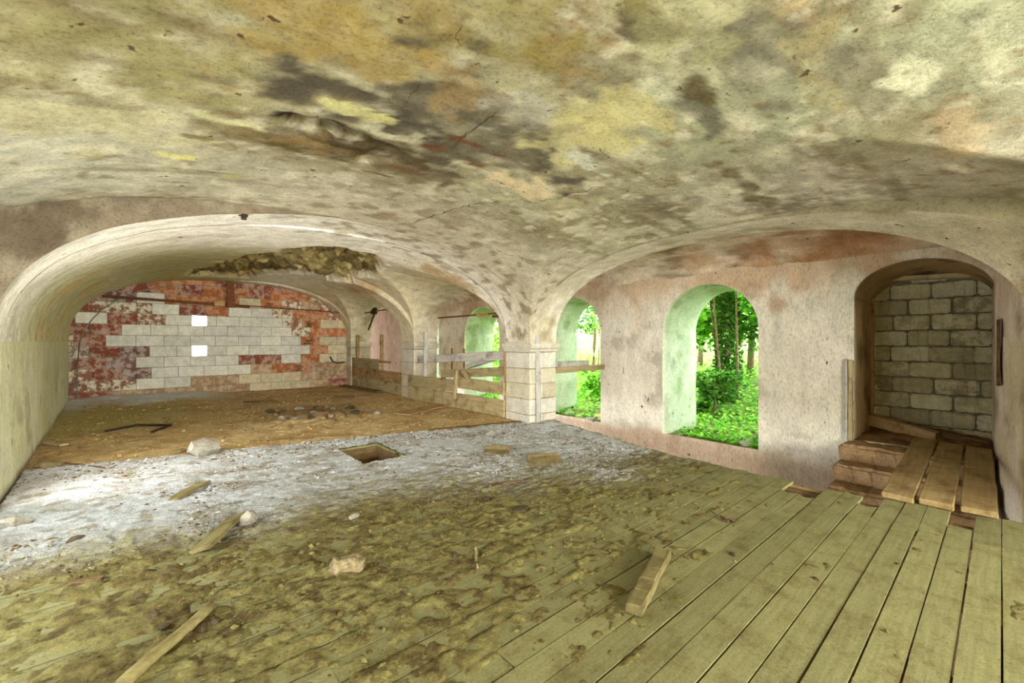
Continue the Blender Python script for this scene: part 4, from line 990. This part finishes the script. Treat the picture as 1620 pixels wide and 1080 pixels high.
# round pole in front
a = on(192, 1092); b = on(334, 966)
o = obj('wooden_pole', tube_mesh('wooden_pole', [(a[0]+(b[0]-a[0])*k, a[1]+(b[1]-a[1])*k, .026+.004*math.sin(k*7)) for k in np.linspace(0, 1, 9)], .03, 10, .9), 'dustwood', label='round dusty wooden pole lying beside brown stones', category='pole')
stick('broken_plank', (1003, 975), (1050, 882), .095, .055, 'dustwood', 'short thick plank lying at an angle across the boards', 'plank', 71, .012, .012, rough=.006)
stick('board_offcut', (318, 876), (375, 826), .15, .03, 'dustwood', 'tilted board with a white edge leaning by the grey stone', 'board', 72, .015, .04, up=(-.4, -.1, 1))
stick('board_offcut', (268, 795), (322, 768), .16, .022, 'dustwood', 'brown board with a pale end lying in daylit white dust', 'board', 73, .008, .02, up=(-.25, 0, 1))
stick('wood_chip', (105, 925), (162, 917), .05, .012, 'darkwood', 'thin dark strip of wood lying flat in the grey dust', 'slat', 74, .004, .012)
stick('wood_chip', (770, 768), (846, 760), .03, .014, 'darkwood', 'dark stick in the middle of the boards', 'stick', 75, .006, .006)
stick('wood_chip', (1140, 818), (1166, 828), .03, .012, 'darkwood', 'short dark twig piece on the clean boards', 'stick', 76, .006, .006)
stick('wood_chip', (752, 868), (755, 900), .012, .01, 'oldwood', 'thin pale splinter standing out of a board joint', 'splinter', 77, .004, .006)
stick('wood_chip', (130, 768), (278, 752), .025, .02, 'greywood', 'long grey lath half buried in daylit white dust', 'lath', 78, .006, .006)
stick('wood_chip', (68, 702), (102, 706), .10, .03, 'oldwood', 'short pale batten near the outer wall', 'batten', 79, .01, .01)
stick('wood_chip', (635, 657), (715, 638), .42, .02, 'brownwood', 'wide thin panel lying flat before the railing', 'panel', 80, .015, .015)
stick('wood_chip', (540, 612), (600, 622), .16, .05, 'darkwood', 'dark broken board by the far railing', 'board', 81, .02, .03)
stick('wood_chip', (528, 630), (560, 630), .12, .05, 'darkwood', 'short dark board in front of the far railing', 'board', 82, .02, .02)
stick('wood_chip', (385, 638), (440, 637), .08, .03, 'darkwood', 'slim dark lath lying on earth before the brick wall', 'lath', 83, .02, .02)
stick('wood_chip', (400, 700), (555, 688), .03, .015, 'darkwood', 'thin dark lath along the edge of the earth floor', 'lath', 84, .012, .012)
stick('wood_chip', (102, 734), (165, 742), .02, .015, 'darkwood', 'dark twig lying near the outer wall', 'twig', 85, .01, .01)
# bent rod
P = [on(167, 684), on(215, 674), on(270, 674), on(240, 685)]
obj('bent_rod', tube_mesh('bent_rod', [(q[0], q[1], .02) for q in P], .022, 6), 'diron', label='bent dark rod lying on the bare earth', category='rod')
# folded tile pieces
def shard(px, py, sx, sy, rz, label, seed, tilt=.35):
    t = empty('roof_tile', (*on(px, py)[:2], 0.0), (0, 0, rz), label=label, category='tile')
    o = obj('tile_face', box_mesh('tile_face', sx, sy, .02, .004, .004, 2, seed), 'tile', t); o.location = (0, 0, .02); o.rotation_euler = (tilt, 0, 0)
    o = obj('tile_rim', box_mesh('tile_rim', sx*.96, .02, .08, .004, .003, 1, seed+1), 'tile', t); o.location = (0, sy*.48, .02); o.rotation_euler = (tilt, 0, 0)
    return t
shard(862, 733, .42, .24, -.5, 'pale brown roof tile with raised rim lying on the boards', 91, .30)
shard(786, 718, .34, .14, -.9, 'smaller flat tile piece beside the rimmed one', 92, .18)
# crumpled sack
p = on(548, 902)
bm = bmesh.new(); bmesh.ops.create_icosphere(bm, subdivisions=4, radius=1)
for v in bm.verts:
    c_ = v.co.copy(); k = 1+.25*(float(fbm(c_.x, c_.y, c_.z, 2.2, 4, 141))-.5)*2; sx = math.copysign(abs(c_.x)**.6, c_.x); sy = math.copysign(abs(c_.y)**.6, c_.y)
    v.co = Vector((sx*.115*k, sy*.062*k, max(-.0, (c_.z+.55)*.055*k+.008*math.sin(c_.x*9))))
o = obj('crumpled_sack', bm_mesh(bm, 'crumpled_sack', True), 'wrap', label='crumpled cream sack with brown stains lying on the boards', category='sack'); o.location = (p[0], p[1], .0); o.rotation_euler = (0, 0, -.55)
# dry twig
P = [on(1120, 812), on(1134, 818), on(1142, 824), on(1150, 826)]
obj('dry_twig', tube_mesh('dry_twig', [(q[0], q[1], .008+.03*k) for k, q in zip((1, .4, 0, 0), P)], .005, 5), 'darkwood', label='thin forked dry twig on the boards', category='twig')

# ------------------------------------------------------------------ outside: overgrown bank, trees, creepers
xs = np.linspace(XW+.02, 30, 90); ys = np.linspace(-10, 45, 120); Xg, Yg = np.meshgrid(xs, ys); n = fbm(Xg, Yg, 0*Xg, .8, 5, 151)
Zg = -.38+.16*(Xg-XW)*sstep(XW, 13, Xg)+(n-.5)*.35*sstep(XW+.2, XW+2, Xg); Zg = np.minimum(Zg, 3.2)
c = np.zeros(Xg.shape+(3,)); c[:] = lin(150, 146, 92); c = mix3(c, lin(110, 140, 60), sstep(9, 10.5, Xg)); c = mix3(c, lin(140, 112, 78), sstep(.5, .64, n)*sstep(9.5, 8.5, Xg))
obj('ground', grid('ground', np.stack([Xg, Yg, Zg], -1), c), 'earth', kind='structure', label='overgrown bank outside the windows')
def gz(x, y):
    n = fbm(x, y, 0*x, .8, 5, 151); return np.minimum(-.38+.16*(x-XW)*sstep(XW, 13, x)+(n-.5)*.35*sstep(XW+.2, XW+2, x), 3.2)
def leaves(name, P, size, cols, seed, upb=.6, **props):
    r = np.random.default_rng(seed); n = len(P)
    nrm = r.normal(size=(n, 3)); nrm[:, 2] = np.abs(nrm[:, 2])+upb; nrm /= np.linalg.norm(nrm, axis=1)[:, None]
    a = r.normal(size=(n, 3)); a -= nrm*(a*nrm).sum(1)[:, None]; a /= np.linalg.norm(a, axis=1)[:, None]; b2 = np.cross(nrm, a)
    s = (size*(.6+.8*r.random(n)))[:, None]
    V = np.stack([P-a*s*.5, P+b2*s*.42-a*s*.1+nrm*s*.08, P+b2*s*.25+a*s*.35, P+a*s*.62-nrm*s*.12, P-b2*s*.25+a*s*.35, P-b2*s*.42-a*s*.1+nrm*s*.08], 1)
    Fq = (np.array([(0, 1, 2, 3), (0, 3, 4, 5)])[None]+6*np.arange(n)[:, None, None]).reshape(-1, 4)
    k = r.integers(0, len(cols), n); c = np.array([lin(*q) for q in cols])[k]*(.7+.6*r.random(n))[:, None]
    return mesh_np(name, V, Fq, np.repeat(c[:, None], 6, 1), False)
GR = [(120, 190, 50), (150, 214, 70), (90, 160, 44), (176, 226, 96), (70, 130, 40)]
GD = [(70, 120, 40), (96, 150, 50), (52, 96, 34), (120, 170, 60)]
GY = [(200, 224, 90), (170, 206, 80), (214, 226, 120)]
r = np.random.default_rng(33)
n = 26000; x = XW+.25+7*r.random(n)**1.6; y = r.uniform(2.0, 22, n); k = sstep(.42, .56, fbm(x, y, 0*x, 1.1, 4, 161)+.16*sstep(8.6, 9.6, x)+.12*sstep(5, 4.4, y)) > r.random(n)
k &= ~((x < XW+1.05) & ~((y > 2.75) & (y < 4.35) | (y > 6.05) & (y < 7.65) | (y > 9.7) & (y < 11.4) | (y > 13.1) & (y < 14.8)))
x, y = x[k], y[k]; P = np.stack([x, y, gz(x, y)+.02+r.random(len(x))*.22*sstep(8.0, 9.2, x)], -1)
obj('ground_cover', leaves('ground_cover', P, .085, GR, 1, 1.2), 'leaf', kind='stuff', label='bright green ivy and weeds covering the bank outside', category='ground cover')
def tree(px, xd, hgt, lean, cols, label, seed, rad=1.5, nl=5200, trunk=.10, size=.13, stems=1, low=.7, ivy=False, cat='tree'):
    r = np.random.default_rng(seed); p = at_x(px, 600, xd); zb = float(gz(np.array(p[0]), np.array(p[1])))
    t = empty('leafy_tree' if cat == 'tree' else 'leafy_shrub', (p[0], p[1], zb-.05), label=label, category=cat)
    for s in range(stems):
        dx, dy = (r.random(2)-.5)*.5*(s > 0); pts = [(dx+lean[0]*k*k*hgt+.06*math.sin(k*5+s)+dx*k*1.5, dy+lean[1]*k*k*hgt+.06*math.cos(k*4+s)+dy*k*1.5, k*hgt) for k in np.linspace(0, 1, 9)]
        obj('trunk', tube_mesh('trunk', pts, trunk*(1 if s == 0 else .35), 8, .45), 'bark', t)
    nc = 26; cen = np.stack([r.normal(0, rad*.55, nc)+lean[0]*hgt*.6, r.normal(0, rad*.7, nc)+lean[1]*hgt*.6, hgt*(low+(1.12-low)*r.random(nc))], -1); w_ = rad*(.25+.3*r.random(nc))
    i = r.integers(0, nc, nl); d = r.normal(size=(nl, 3)); d /= np.linalg.norm(d, axis=1)[:, None]; P = cen[i]+d*w_[i][:, None]*(r.random((nl, 1))**.45)
    P = P[(P[:, 0]+p[0] > XW+1.25)]
    obj('crown', leaves('crown', P, size, cols, seed+1), 'leaf', t, kind='stuff')
    if ivy:
        m = 2600; h = r.random(m)*hgt*.75; a = r.random(m)*6.28; rr = trunk+.05+.22*r.random(m)*(1-.5*h/hgt)
        P = np.stack([np.cos(a)*rr+lean[0]*(h/hgt)**2*hgt, np.sin(a)*rr+lean[1]*(h/hgt)**2*hgt, h], -1)
        obj('ivy', leaves('ivy', P, .09, GD, seed+2), 'leaf', t, kind='stuff')
    return t
tree(1152, 11.2, 4.6, (.0, .03), GR, 'tree with an ivy covered trunk and bare stems outside the wide window', 301, 1.5, 6500, .10, .13, 6, .45, True)
tree(1190, 13.5, 4.2, (.0, 0), GR, 'light green tree behind the ivy covered trunk', 303, 1.9, 6000, .10, .15, 1, .3)
tree(1110, 14.5, 3.8, (.0, 0), GY, 'yellowish tree at the far side of the wide window', 305, 1.7, 4200, .10, .15, 1, .35)
tree(1240, 12.5, 3.4, (.0, 0), GD, 'dark green tree close to the wide window edge', 307, 1.5, 4500, .10, .14, 1, .3)
tree(940, 12.5, 4.0, (0, .02), GD, 'sparse tree seen through the narrow opening beside the weathered beam', 309, 1.2, 2200, .07, .12, 2, .45)
tree(905, 16, 4.0, (0, 0), GR, 'young tree farther behind the sparse one', 311, 1.6, 2600, .08, .14, 1, .4)
tree(796, 11.5, 2.4, (0, 0), GR, 'bright young tree behind the railed arch', 313, 1.2, 2600, .07, .12, 1, .3)
tree(692, 10.6, 2.5, (0, 0), GY, 'yellow green tree glimpsed beyond the tall railing post', 315, 1.1, 2600, .07, .12, 1, .2)
tree(1130, 10.1, .9, (0, 0), GD, 'dark leafy shrub at the foot of the ivy covered trunk', 317, .4, 1500, .03, .09, 3, .2, False, 'shrub')
tree(945, 10.4, .8, (0, 0), GR, 'low green shrub below the narrow opening', 319, .5, 1500, .03, .09, 3, .2, False, 'shrub')
# flat stones and earth lumps on the sills
for i, (wx, wy, s, lb) in enumerate([(8.25, 3.05, .20, 'flat pale stone among weeds on the wide window sill'), (8.65, 3.2, .22, 'flat grey stone farther back on the wide window sill'), (8.15, 4.25, .12, 'lump of stone in the sill corner by the green reveal'), (8.1, 6.5, .20, 'pale stone on the sill below the weathered beam'), (8.0, 6.2, .16, 'brown earth clod at the edge of the sill below the weathered beam'), (8.3, 7.3, .24, 'white slab of stone on the sill beside the weathered beam')]):
    o = obj('sill_stone', rock_mesh('sill_stone', s, s*.7, s*.35, 400+i), 'stone' if i != 4 else 'dstone', label=lb, category='stone'); o.location = (wx, wy, float(gz(np.array(wx), np.array(wy)))-.01)
